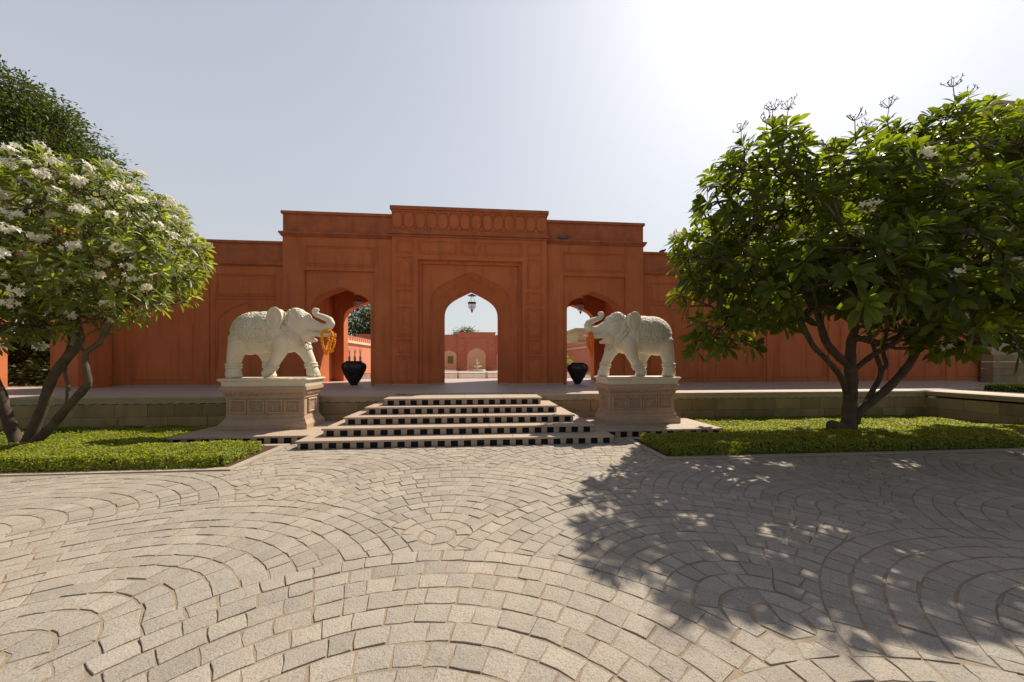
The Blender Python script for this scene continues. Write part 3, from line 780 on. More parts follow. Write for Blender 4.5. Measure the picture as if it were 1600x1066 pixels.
for x0, x1, in ((xL0, xL1 - .022), (xR0 + .022, xR1)):
    m = MB(); m.box(x0, x1, 13.07, 13.6, 6.112, 6.74); m.build("parapet", 'terra_trim', gh)
    m = MB(); m.box(x0 - (.05 if x0 < 0 else 0), x1 + (.05 if x0 > 0 else 0), 13.01, 13.65, 6.742, 6.84); m.build("parapet_cap", 'terra_trim', gh, bevel=.008)
    m = MB()
    for z0, z1, p in ((5.961, 6.0, .04), (6.0, 6.05, .07), (6.05, 6.11, .10)): m.box(x0 - (p if x0 < 0 else 0), x1 + (p if x0 > 0 else 0), 13.05 - p, 13.7, z0, z1)
    for i in range(44): m.ball((x0 + (x1 - x0) * (i + .5) / 44, 12.975, 6.025), (.03, .02, .028), 0, 6)
    m.build("cornice", 'terra_trim', gh)
m = MB()                           # upper bodies and roof
m.box(xL0 + .02, xL1, 13.752, 16.198, 5.41, 6.5); m.box(xL1, xR0, 13.752, 16.198, 5.41, 6.52); m.box(xR0, xR1 - .02, 13.752, 16.198, 5.41, 6.5)
m.box(xL0 + .02, xR1 - .02, 13.30, 13.75, 5.96, 6.55)
m.build("roof", 'terra', gh)
# relief panels
def relief(e, x0, x1, z0, z1, y, ornament=None, mt='terra'):
    p = MB(); frame(p, x0, x1, z0, z1, y, .05, .028); frame(p, x0 + .075, x1 - .075, z0 + .075, z1 - .075, y, .025, .014)
    cx = (x0 + x1) / 2; hf = (x1 - x0) / 2 - .10
    if ornament == 'arch' and z1 - z0 > .6:
        pts = [(cx + hf, z0 + .1)] + arch_pts(cx, hf, z1 - .12 - hf * 1.3, z1 - .11, 6) + [(cx - hf, z0 + .1)]
        band(p, pts, y, .03, .016)
        p.ball((cx, y, (z0 + z1) / 2), (.05, .015, .16), 0, 8)
        for s_ in (-1, 1): p.ball((cx + s_ * hf * .5, y, (z0 + z1) / 2 - .08), (.035, .012, .09), 0, 8)
    if ornament == 'scroll':
        for k in range(int((x1 - x0) / .16)):
            p.ball((x0 + .15 + k * .16, y, z1 - .12), (.06, .014, .03), 0, 8); p.ball((x0 + .15 + k * .16, y, z0 + .12), (.06, .014, .03), 0, 8)
    if ornament == 'flower':
        for k in range(8): a = k * math.pi / 4; p.ball((cx + .09 * math.cos(a), y, (z0 + z1) / 2 + .09 * math.sin(a)), (.04, .014, .04), 0, 8)
    p.build("relief_panel", mt, e)
for s_ in (-1, 1):
    x0, x1 = XC + s_ * 2.30 - .30, XC + s_ * 2.30 + .30
    for z0, z1, o_ in ((5.40, 5.90, 'scroll'), (4.25, 5.32, 'arch'), (3.66, 4.15, 'flower'), (2.50, 3.56, 'arch'), (1.92, 2.42, 'flower'), (.92, 1.84, 'arch')):
        relief(gh, x0, x1, z0, z1, 12.85, o_)
relief(gh, XC - 1.85, XC - .46, 5.40, 5.90, 12.85, 'scroll'); relief(gh, XC - .36, XC + .36, 5.40, 5.90, 12.85, 'flower'); relief(gh, XC + .46, XC + 1.85, 5.40, 5.90, 12.85, 'scroll')
for cx, in ((CXL,), (CXR,)):
    relief(gh, cx - 1.17, cx + 1.17, 4.95, 5.68, 13.05)
# skirting course of pale stone
m = MB()
for x0, x1, y in ((xL1 - .03, XC - 1.45, 12.82), (XC + 1.45, xR0 + .03, 12.82), (xL0 - .02, CXL - 1.19, 13.02), (CXL + 1.19, xL1 - .035, 13.02), (xR0 + .035, CXR - 1.19, 13.02), (CXR + 1.19, xR1 + .02, 13.02)):
    m = MB(); m.box(x0, x1, y, y + .05, PZ, PZ + .055); m.build('skirting', 'coping', gh)
for s_ in (-1, 1):
    a, b = XC + s_ * 1.46, XC + s_ * .98
    v = [(a, 13.03, PZ), (b, 13.47, PZ), (b, 13.47, PZ + .055), (a, 13.03, PZ + .055), (a, 13.09, PZ), (b, 13.52, PZ), (b, 13.52, PZ + .055), (a, 13.09, PZ + .055)]
    m = MB(); m.add(v, [(0, 1, 2, 3), (3, 2, 6, 7)]); m.build('skirting', 'coping', gh)

# wing walls
def wing(x0, x1, label, centres, side):
    e = empty("garden_wall", ((x0 + x1) / 2, 13.2, PZ), label, "wall", "terracotta walls flanking the gatehouse")
    m = MB(); m.box(x0, x1, 13.2, 13.75, PZ, 4.95); m.build("wall", 'terra', e)
    m = MB(); m.box(x0, x1, 13.23, 13.7, 5.05, 5.73); m.build("parapet", 'terra_trim', e)
    m = MB(); m.box(x0, x1, 13.17, 13.75, 5.732, 5.82); m.build("parapet_cap", 'terra_trim', e, bevel=.008)
    m = MB()
    for z0, z1, p in ((4.951, 4.985, .03), (4.985, 5.049, .075)): m.box(x0, x1, 13.2 - p, 13.7, z0, z1)
    k = int((x1 - x0) / .09)
    for i in range(k): m.ball((x0 + (x1 - x0) * (i + .5) / k, 13.14, 4.965), (.03, .02, .028), 0, 6)
    m.build("cornice", 'terra_trim', e)
    m = MB(); m.box(x0, x1, 13.17, 13.22, PZ, PZ + .05); m.build("skirting", 'coping', e)
    for cx in centres:
        relief(e, cx - .96, cx + .96, 3.88, 4.66, 13.2)
        p = MB(); frame(p, cx - 1.02, cx + 1.02, 1.0, 3.82, 13.2, .05, .02)
        band(p, [(cx + .92, 1.0)] + arch_pts(cx, .92, 2.85, 3.66, 8) + [(cx - .92, 1.0)], 13.2, .05, .022); p.build("blind_arch", 'terra', e)
    for i in range(len(centres) + 1):
        xx = centres[0] - 1.325 + i * 2.65
        if x0 < xx < x1: p = MB(); p.box(xx - .16, xx + .16, 13.165, 13.21, PZ + .05, 4.94); p.build("pilaster", 'terra', e)
wing(-12.6, xL0 - .005, "terracotta garden wall with blind arches behind the left elephant", [-10.75, -8.1], -1)
wing(xR1 + .005, 20.9, "long terracotta garden wall running right from the gatehouse behind the flowering tree", [7.45 + 2.65 * i for i in range(6)], 1)

# projecting wing at far left with an open doorway
lw = empty("side_wing", (-13.7, 12.15, PZ), "projecting terracotta block with a dark open doorway at the far left", "building")
m = MB(); wall(m, -26, -12.3, PZ, 5.0, 12.15, 12.75, [('arch', -14.0, .93, 3.1, 3.9)]); m.build("wall", 'terra', lw, tri=True)
m = MB(); m.box(-26, -12.25, 12.08, 13.80, 5.002, 5.10); m.box(-26, -12.32, 12.2, 12.7, 5.102, 5.75); m.box(-26, -12.25, 12.13, 12.78, 5.752, 5.84); m.build("cornice", 'terra_trim', lw)
m = MB(); m.box(-13.05, -12.28, 12.12, 12.2, PZ, PZ + .05); m.build("skirting", 'coping', lw)
m = MB(); m.box(-12.8, -12.3, 12.752, 13.195, PZ, 5.0); m.build("return_wall", 'terra', lw)

# lanterns
def lantern(x, label):
    e = empty("hanging_lantern", (x, 14.9, 4.45), label, "lantern", "glass bell lanterns hanging in the gatehouse arches")
    y = 14.9
    m = MB(); m.tube([(x, y, 5.1), (x, y, 4.40)], .008, 6); m.build("rod", 'metal', e)
    m = MB(); m.lathe([(.01, .06), (.05, .045), (.17, -.01), (.175, -.025), (.10, -.012), (.02, .0)], (x, y, 4.36), 24); m.build("smoke_cap", 'metal', e, smooth=True)
    m = MB()
    for k in range(3):
        a = k * 2.094 + .4; m.tube([(x + .03 * math.cos(a), y + .03 * math.sin(a), 4.36), (x + .15 * math.cos(a), y + .15 * math.sin(a), 4.06)], .006, 6)
    m.build("chains", 'metal', e)
    m = MB(); m.lathe([(.165, .0), (.18, .015), (.18, .035), (.165, .05), (.155, .025)], (x, y, 4.02), 28); m.build("bell_rim", 'metal', e, smooth=True); m = MB(); m.lathe([(.02, 0), (.05, -.015), (.055, -.04), (.02, -.07), (.028, -.085), (.003, -.125)], (x, y, 3.75), 16); m.build("finial", 'metal', e, smooth=True)
    m = MB(); m.lathe([(.163, .28), (.165, .20), (.158, .13), (.13, .06), (.08, .01), (.04, -.01)], (x, y, 3.755), 28); m.build("glass_bell", 'glass', e, smooth=True)
    m = MB()
    for a in (0, 2.1, 4.2): m.tube([(x + .05 * math.cos(a), y + .05 * math.sin(a), 3.82), (x + .05 * math.cos(a), y + .05 * math.sin(a), 3.94)], .012, 8)
    m.tube([(x, y, 3.75), (x, y, 3.83)], .015, 8); m.build("candles", 'coping', e)
lantern(XC, "bell-shaped glass lantern hanging in the tall central arch")
lantern(CXL, "bell-shaped glass lantern hanging inside the arch behind the left urn")
lantern(CXR, "bell-shaped glass lantern hanging inside the arch behind the right urn")

# urns
def urn(x, y, label, s_=1.0):
    e = empty("urn", (x, y, PZ), label, "urn", "black urns standing in the side arches")
    pr_ = [(.12, 0), (.125, .015), (.13, .04), (.19, .13), (.275, .27), (.345, .41), (.40, .54), (.425, .64), (.42, .70), (.395, .76), (.35, .805), (.30, .828), (.275, .835), (.275, .85), (.285, .858), (.27, .868), (.25, .86), (.24, .80), (.05, .78)]
    m = MB(); m.lathe([(a * s_, b * s_) for a, b in pr_], (x, y, PZ), 48); m.build("vessel", 'urn', e, smooth=True)
    return e
urn(-4.50, 13.30, "glossy black urn with three dried reed bundles in the left side arch")
u2 = urn(3.68, 13.30, "glossy black urn with a little green foliage in the right side arch", .93)
for k in range(3):
    x = -4.66 + k * .19; y = 13.30; zb = PZ + .80
    e = empty("reed_bundle", (x, y, zb), ["pale dried reed bundle, leftmost of three in the left urn", "pale dried reed bundle, middle of three in the left urn", "pale dried reed bundle, rightmost of three in the left urn"][k], "reeds", "dried reed bundles in the left urn")
    m = MB(); m.lathe([(.03, 0), (.035, .10), (.045, .16), (.03, .24), (.02, .26)], (x, y, zb), 12); m.build("binding", 'pink', e, smooth=True)
    m = MB()
    for q in range(12):
        a = q * .52; m.tube([(x, y, zb + .22), (x + .03 * math.cos(a), y + .03 * math.sin(a), zb + .38), (x + .075 * math.cos(a) * R.uniform(.6, 1), y + .075 * math.sin(a), zb + R.uniform(.48, .58))], [.004, .003, .0015], 4)
    m.build("stems", 'reed', e)

# pigeons
def pigeon(x, y, z, mir, label):
    e = empty("pigeon", (x, y, z), label, "bird", "pigeons perched on the gatehouse")
    m = MB(); chain(m, [(-.14, 0, .05, .02), (-.07, 0, .075, .045), (0, 0, .085, .058), (.06, 0, .10, .048), (.09, 0, .13, .030), (.10, 0, .155, .026)], .3, 10)
    chain(m, [(.10, 0, .155, .014), (.14, 0, .15, .005)], .4, 8); chain(m, [(0, .02, .05, .012), (0, .02, 0.004, .006)], .4, 6); chain(m, [(0, -.02, .05, .012), (0, -.02, .004, .006)], .4, 6)
    me = remeshed(m, .006, 3)
    for v in me.vertices: v.co.x *= mir
    if mir < 0: me.flip_normals()
    o = link_mesh("body", me, e, ['feather'])
pigeon(2.98, 12.99, 6.11, -1, "grey pigeon perched on the cornice right of the central arch")
pigeon(3.13, 13.02, 6.11, 1, "second grey pigeon close beside the other on the cornice, the right one")
pigeon(7.05, 13.3, 5.82, 1, "grey pigeon perched on top of the wall just left of the right tree")

# ------------------------------------------------------------------ courtyard beyond the gate
fp = empty("pavilion", (XC, 36, PZ), "distant pale red pavilion with pointed arches seen through the central arch", "pavilion")
cs = [XC - 2.78, XC, XC + 2.78, XC - 6.4, XC - 9.2, XC + 6.4, XC + 9.2]
m = MB(); wall(m, XC - 1.85, XC + 1.85, PZ, 4.5, 35.8, 36.3, [('arch', XC, .88, 2.3, 3.03)]); m.build("central_bay", 'terra_far', fp, tri=True)
m = MB(); wall(m, -12, XC - 1.852, PZ, 4.25, 36, 36.5, [('arch', c, .78, 2.2, 2.8) for c in cs if c < XC - 1]); wall(m, XC + 1.852, 3.9, PZ, 4.25, 36, 36.5, [('arch', XC + 2.78, .78, 2.2, 2.8)])
wall(m, 3.9, 16, PZ, 3.45, 36, 36.5, [('arch', c, .78, 2.2, 2.8) for c in cs if c > 5]); m.build("side_bays", 'terra_far', fp, tri=True)
m = MB(); m.box(XC - 1.9, XC + 1.9, 35.72, 36.35, 4.5, 4.58); m.box(XC - 1.9, XC + 1.9, 35.75, 35.85, 3.95, 4.03); m.box(-12, XC - 1.9, 35.93, 36.4, 4.25, 4.32); m.box(XC + 1.9, 3.95, 35.93, 36.4, 4.25, 4.32); m.box(3.95, 16, 35.93, 36.4, 3.45, 3.52)
m.build("cornice", 'terra_far', fp)
m = MB()
for s_ in (-1, 1):
    for z in (.95, 1.75, 2.6, 3.3): frame(m, XC + s_ * 1.42 - .3, XC + s_ * 1.42 + .3, z, z + .62, 35.8, .05, .03)
frame(m, XC - 1.05, XC + 1.05, .8, 3.6, 35.8, .06, .03); m.build("relief_panels", 'terra_far', fp)
m = MB(); m.box(-12, 16, 40, 40.4, PZ, 3.4); m.build("rear_wall", 'cream', fp)
m = MB(); m.box(-3.55, -2.95, 39.93, 40.0, 1.45, 2.25); m.build("green_window", 'shutter', fp)
fo = empty("fountain", (-.28, 33.5, PZ), "tiered white marble fountain in front of the distant pavilion", "fountain")
m = MB(); m.lathe([(.75, -.1), (.8, .12), (.72, .14), (.6, .1)], (-.28, 33.5, PZ), 32); m.build("basin", 'marble', fo, smooth=True)
m = MB(); m.lathe([(.12, 0), (.09, .25), (.45, .42), (.44, .46), (.08, .44), (.06, .6), (.25, .72), (.24, .75), (.05, .74), (.05, .9), (.10, .97), (.01, 1.05)], (-.28, 33.5, PZ + .02), 24); m.build("tiers", 'marble', fo, smooth=True)
jr = empty("lattice_railing", (XC, 18.4, PZ), "low pierced stone railing across the courtyard behind the central arch", "railing")
m = MB()
for x in (-4.6, -2.85, -1.1, .35, 1.9, 3.6): m = MB(); m.box(x - .055, x + .055, 18.34, 18.46, PZ, PZ + .31); m.build("post", 'cream', jr, bevel=.01)
m = MB(); m.box(-7, 6.4, 18.375, 18.425, PZ + .23, PZ + .27); m.box(-7, 6.4, 18.375, 18.425, PZ + .01, PZ + .04)
x = -7
while x < 6.3: m.box(x, x + .022, 18.385, 18.415, PZ + .04, PZ + .23); x += .06
for z in (.10, .16): m.box(-7, 6.4, 18.389, 18.411, PZ + z, PZ + z + .018)
m.build("lattice", 'coping', jr)
def court(x0, x1, label):
    e = empty("courtyard_wall", ((x0 + x1) / 2, 26, PZ), label, "wall", "low red courtyard walls")
    m = MB(); m.box(x0, x1, 16.9, 35.7, PZ, 2.75); m.build("wall", 'terra_far', e)
    m = MB(); m.box(x0 - .12, x1 + .12, 16.9, 35.7, 2.752, 2.9); m.build("cornice", 'cream', e)
    m = MB(); y = 17.0
    while y < 35.5: m.box(x0, x1, y, y + .3, 2.902, 3.12); m.ball(((x0 + x1) / 2, y + .15, 3.12), (.15, .15, .12), 0, 8); y += .42
    m.build("merlons", 'terra_far', e)
court(-8.2, -7.8, "red courtyard wall with merlons seen through the left side arch")
court(8.6, 9.0, "red courtyard wall with merlons behind the right side arch")
fb = empty("house", (16, 44, PZ), "pale house rising beyond the courtyard behind the right side arch", "house")
m = MB(); m.box(12.2, 22, 44, 50, PZ, 5.6); m.build("wall", 'beige', fb)
m = MB(); m.box(11.8, 22.2, 43.7, 50.2, 5.6, 5.85); m.box(11.2, 22.2, 43.5, 43.9, 3.9, 4.1); m.build("cornice", 'beige', fb)

# ------------------------------------------------------------------ beige building at right
bb = empty("mansion", (24, 14, PZ), "large beige building with stone base rising behind the right tree", "building")
m = MB(); m.box(20.92, 40, 12.9, 26, 1.9, 5.4); m.build("wall", 'beige', bb)
m = MB(); m.box(20.7, 40, 12.7, 26.2, 5.4, 5.6); m.box(20.85, 40, 12.84, 26, 3.95, 4.03); m.build("string_course", 'beige', bb, bevel=.02)
m = MB(); m.box(22.3, 40, 13.6, 26, 5.6, 12.1); m.build("upper_wall", 'beige', bb)
m = MB(); m.box(22.0, 40, 13.2, 26, 12.1, 12.35); m.box(22.25, 40, 13.5, 26, 12.35, 12.9); m.build("roof_cornice", 'beige', bb, bevel=.02)
m = MB(); m.box(20.95, 30, 17.5, 25, 5.6, 9.7); m.box(20.6, 30, 17.2, 25, 9.7, 9.9); m.build("lower_block", 'beige', bb)
m = MB(); z = PZ
for k in range(4):
    x = 20.7 - .0
    while x < 34: xn = x + R.uniform(.7, 1.1); m.box(x + .004, xn - .004, 12.72 + R.uniform(0, .004) + .0 * k, 13.1, z + .002, z + .278, t=R.random()); x = xn
    z += .28
m.build("stone_base", 'wallstone', bb, bevel=.008, tone=True)
for (x0, z0, w_, h_) in ((23.6, 6.6, 1.2, 2.2), (26.6, 6.6, 1.2, 2.2), (23.6, 9.9, 1.2, 1.7), (26.6, 9.9, 1.2, 1.7)):
    m = MB(); m.box(x0 - .12, x0 + w_ + .12, 13.52, 13.62, z0 - .12, z0 + h_ + .12); o_ = m.build("window", 'beige', bb)
    m = MB(); m.box(x0, x0 + w_, 13.5, 13.53, z0, z0 + h_); m.build("pane", 'window', o_)
    m = MB(); m.box(x0 - .3, x0 + w_ + .3, 13.1, 13.52, z0 - .25, z0 - .13)
    for k in range(12): xx = x0 - .28 + (w_ + .56) * k / 11; m.box(xx - .015, xx + .015, 13.12, 13.15, z0 - .13, z0 + .55)
    m.box(x0 - .3, x0 + w_ + .3, 13.11, 13.16, z0 + .55, z0 + .60); m.build("balcony", 'metal', o_)

# ------------------------------------------------------------------ ground cover beds
def cover(name, rects, hfun, dens, label, cat):
    V = []; F = []; T = []
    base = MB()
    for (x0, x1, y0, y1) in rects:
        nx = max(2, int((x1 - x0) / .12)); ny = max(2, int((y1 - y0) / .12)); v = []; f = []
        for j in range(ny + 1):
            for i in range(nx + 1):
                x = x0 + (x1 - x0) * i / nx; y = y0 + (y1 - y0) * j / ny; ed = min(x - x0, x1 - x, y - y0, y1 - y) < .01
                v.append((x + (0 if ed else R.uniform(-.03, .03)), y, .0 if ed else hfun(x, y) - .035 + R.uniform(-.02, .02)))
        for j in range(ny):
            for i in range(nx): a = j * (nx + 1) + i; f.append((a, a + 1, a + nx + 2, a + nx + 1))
        base.add(v, f)
    allP = []; allN = []
    for (x0, x1, y0, y1) in rects:
        A = (x1 - x0) * (y1 - y0); n = int(A * dens); X = NR.uniform(x0, x1, n); Y = NR.uniform(y0, y1, n)
        H_ = np.array([hfun(a, b) for a, b in zip(X, Y)]) + NR.normal(0, .012, n) - .008
        allP.append(np.stack([X, Y, H_], 1)); allN.append(unit(np.stack([NR.normal(0, .55, n), NR.normal(0, .55, n), np.ones(n)], 1)))
        for (ax, c, lo, hi, d) in (('y', y0, x0, x1, -1), ('x', x0, y0, y1, -1), ('x', x1, y0, y1, 1), ('y', y1, x0, x1, 1)):
            n = int((hi - lo) * .2 * dens * 1.5); u_ = NR.uniform(lo, hi, n); z_ = NR.uniform(0, 1, n)
            bulge = .035 * np.sin(z_ * math.pi) + NR.normal(0, .018, n)
            if ax == 'y': X = u_; Y = c + d * bulge; N_ = np.stack([NR.normal(0, .5, n), np.full(n, d * 1.0), NR.normal(.4, .5, n)], 1)
            else: X = c + d * bulge; Y = u_; N_ = np.stack([np.full(n, d * 1.0), NR.normal(0, .5, n), NR.normal(.4, .5, n)], 1)
            H_ = np.array([hfun(a, b) for a, b in zip(X, Y)]); allP.append(np.stack([X, Y, H_ * z_], 1)); allN.append(unit(N_))
    P = np.concatenate(allP); N_ = np.concatenate(allN); n = len(P)
    tdir = unit(np.cross(N_, rand_dirs(n))); sdir_ = np.cross(N_, tdir); s_ = NR.uniform(.014, .027, n)[:, None]
    tip = unit(tdir + N_ * NR.uniform(0, .7, n)[:, None])
    q = np.stack([P - tip * s_, P + sdir_ * s_ * .55, P + tip * s_ * 1.1, P - sdir_ * s_ * .55], 1).reshape(-1, 3)
    tone = np.repeat(np.clip(NR.normal(.5, .28, n), 0, 1.2), 4)
    b = len(base.v); V = np.concatenate([np.array(base.v), q]); Fq = np.concatenate([np.array(base.f), np.arange(n * 4).reshape(-1, 4) + b])
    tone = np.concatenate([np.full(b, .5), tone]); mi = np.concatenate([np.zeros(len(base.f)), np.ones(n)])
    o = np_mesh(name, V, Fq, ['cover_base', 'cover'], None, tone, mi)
    tag(o, label, cat, None, 'stuff')
def hL(x, y):
    b = .04 * math.sin(x * 2.1 + y * 1.7) * math.sin(x * 3.7 - y * 2.9) + .018 * math.sin(x * 9 + 1) * math.sin(y * 8)
    k = min(1, max(0, (y - 6.6) / 1.2)); return .20 * (1 - k) + .085 * k + b * .6
cover("ground_cover", [(-8.4, -3.93, 5.82, 6.80), (-8.4, -6.08, 6.80, 9.2)], hL, 3300, "clipped bright green ground cover in the bed left of the steps", "ground cover")
cover("ground_cover", [(3.22, 11.2, 5.82, 6.85), (5.45, 12.7, 6.85, 9.2)], hL, 3000, "clipped bright green ground cover in the bed right of the steps", "ground cover")
cover("ground_cover", [(-14, -8.4, 5.82, 9.2), (11.2, 14.8, 5.82, 6.84)], hL, 700, "bright green ground cover at the outer ends of the beds", "ground cover")
cover("ground_cover", [(14.7, 19.5, 8.4, 9.4)], lambda x, y: PZ + .18 + .02 * math.sin(x * 8), 900, "small patch of green ground cover on the terrace at the far right", "ground cover")

# ------------------------------------------------------------------ trees
def crown_tips(blobs, spacing, seed, low=-.5, inner=.25, gap=None):
    """points over the shells of overlapping blobs, with a minimum spacing"""
    rg = np.random.default_rng(seed); pts = []; nor = []
    B = np.array(blobs); tot = sum(b[3] ** 2 for b in blobs)
    for b in blobs:
        n = int(9000 * b[3] ** 2 / tot)
        d = unit(rg.normal(size=(n, 3))); d = d[d[:, 2] > low]; rr_ = b[3] * (1 - inner * rg.random(len(d)) ** 2) * (1 + .07 * np.clip(rg.normal(size=len(d)), -2, 1.4))
        P = np.array(b[:3]) + d * rr_[:, None] * np.array([1, 1, .9])
        for p, q in zip(P, d):
            if any(np.linalg.norm(p - c[:3]) < c[3] * .62 for c in B): continue
            pts.append(p); nor.append(q)
    from mathutils import noise as mn
    if gap is not None:
        ok = [i for i, p in enumerate(pts) if mn.noise(Vector(p) * gap[0] + Vector((seed, 0, 0))) > gap[1]]
        pts = [pts[i] for i in ok]; nor = [nor[i] for i in ok]
    pts = np.array(pts); nor = np.array(nor); o = rg.permutation(len(pts)); keep = []
    for i in o:
        if all(np.sum((pts[i] - pts[j]) ** 2) > spacing ** 2 for j in keep): keep.append(i)
    return pts[keep], nor[keep]
def grow(mb, limbs, tips, nor, rg, tipr, stub=.0, minr=.010):
    """dichotomous branches from the limb ends to the tips; returns axes at the tips"""
    ends = [np.array(l[-1][:3]) for l in limbs]; own = [[] for _ in limbs]
    for i, p in enumerate(tips): own[int(np.argmin([np.linalg.norm(p - e) + .35 * abs(p[2] - e[2]) * (p[2] < e[2]) for e in ends]))].append(i)
    axes = np.zeros_like(tips); total = len(tips)
    def seg(p, q, r0, r1, d0):
        p = np.array(p); q = np.array(q); L = np.linalg.norm(q - p); n = max(2, int(L / .22)); c1 = p + d0 * L * .4; c2 = q - (q - p) * .3 + np.array([0, 0, -.10 * L]); P = []
        for i in range(n + 1):
            t_ = i / n; P.append((1 - t_) ** 3 * p + 3 * (1 - t_) ** 2 * t_ * c1 + 3 * (1 - t_) * t_ * t_ * c2 + t_ ** 3 * q + (rg.normal(0, .012, 3) if 0 < i < n else 0))
        mb.tube(P, [r0 + (r1 - r0) * i / n for i in range(n + 1)], 6 if r0 < .04 else 9); d = P[-1] - P[-2]; return d / max(1e-6, np.linalg.norm(d))
    def rec(p, d, r, ids, depth):
        if len(ids) == 1:
            i = ids[0]; axes[i] = seg(p, tips[i], r, tipr, d); return
        T = tips[ids]; c = T.mean(0)
        a = T[rg.integers(len(T))]; b = T[np.argmax(np.linalg.norm(T - a, axis=1))]; a = T[np.argmax(np.linalg.norm(T - b, axis=1))]
        for _ in range(4):
            k = np.linalg.norm(T - a, axis=1) < np.linalg.norm(T - b, axis=1)
            if k.all() or (~k).all(): k = np.arange(len(T)) % 2 == 0
            a = T[k].mean(0); b = T[~k].mean(0)
        for kk in (k, ~k):
            sub = [ids[j] for j in range(len(ids)) if kk[j]]
            if not sub: continue
            cc = tips[sub].mean(0); fr = .42 if len(sub) > 1 else 1
            r1 = max(tipr, minr, r * (len(sub) / len(ids)) ** .42 * .95)
            if len(sub) == 1: rec(p, d, r1, sub, depth + 1); continue
            q = p + (cc - p) * fr + rg.normal(0, .05, 3); d2 = seg(p, q, min(r, r1 * 1.15), r1, d); rec(q, d2, r1, sub, depth + 1)
    for l, ids in zip(limbs, own):
        P = smooth_loop([q[:3] for q in l], 5); n = len(l) - 1
        rad = [np.interp(i / (len(P) - 1) * n, range(n + 1), [q[3] for q in l]) for i in range(len(P))]
        rad = [r_ * .84 * (1 + .06 * math.sin(i * 1.9)) for i, r_ in enumerate(rad)]
        mb.tube(P, rad, 12)
        d = np.array(P[-1] - P[-2]); d /= np.linalg.norm(d)
        if ids: rec(np.array(l[-1][:3]), d, l[-1][3], ids, 0)
    return axes
def rosettes(tips, axes, nor, rg, nleaf, L, W, seed_tone, up=.6, droop=.22):
    a = unit(unit(axes) * .35 + nor * .65 + np.array([0, 0, up])); n = len(tips)
    nl = rg.integers(nleaf[0], nleaf[1], n); idx = np.repeat(np.arange(n), nl)
    k = np.concatenate([np.arange(q) for q in nl]); phi = k * 2.399 + rg.uniform(0, 6.28, n)[idx] + rg.normal(0, .12, len(k)); u_ = (k + .5) / nl[idx]
    A = a[idx]; e1 = unit(np.cross(A, np.array([.3, .5, .81]))); e2 = np.cross(A, e1); rad = e1 * np.cos(phi)[:, None] + e2 * np.sin(phi)[:, None]
    th = np.interp(u_, [0, .3, 1], [1.75, 1.30, .45]) + rg.normal(0, .13, len(k))
    d = rad * np.sin(th)[:, None] + A * np.cos(th)[:, None]; nn = A * np.sin(th)[:, None] - rad * np.cos(th)[:, None] + rg.normal(0, .25, (len(k), 3))
    sz = rg.uniform(.82, 1.15, n)[idx]; Ls = L * sz * np.interp(u_, [0, .5, 1], [1.0, 1.05, .62]) * rg.uniform(.85, 1.1, len(k)); Ws = W * sz * rg.uniform(.8, 1.15, len(k)) * np.interp(u_, [0, .5, 1], [1, 1, .7])
    base = tips[idx] + A * (.02 + .10 * u_)[:, None]
    V, F = leaves(base, d, nn, Ls, Ws, 6, np.abs(rg.normal(droop, .12, len(k))), .28)
    tn = np.clip(rg.normal(.42, .18, n)[idx] + rg.normal(0, .13, len(k)) + .25 * (u_ > .8), 0, 1.25)
    return V, F, np.repeat(tn, 18)
def blossoms(tips, axes, rg, per, sp, size, up=.24):
    """clusters of five-petalled flowers"""
    bases = []; dirs = []; nrm = []
    for p, a in zip(tips, axes):
        a = unit((a + np.array([0, 0, .5]))[None])[0]; c = p + a * up
        for _ in range(rg.integers(*per)):
            o = rg.normal(0, 1, 3); o /= np.linalg.norm(o); o = o * sp * rg.uniform(.4, 1); f = c + o * np.array([1, 1, .6]); fa = unit((o * 2 + a * .2 + rg.normal(0, .12, 3))[None])[0]
            e1 = np.cross(fa, [.2, .4, .9]); e1 /= np.linalg.norm(e1); e2 = np.cross(fa, e1); ph = rg.uniform(0, 6.28)
            for q in range(5):
                an = ph + q * 1.2566; r_ = e1 * math.cos(an) + e2 * math.sin(an); bases.append(f); dirs.append(r_ + fa * .35); nrm.append(fa)
    n = len(bases); return leaves(np.array(bases), np.array(dirs), np.array(nrm), np.full(n, size), np.full(n, size * .55), 4, .1, .15, 'ell')

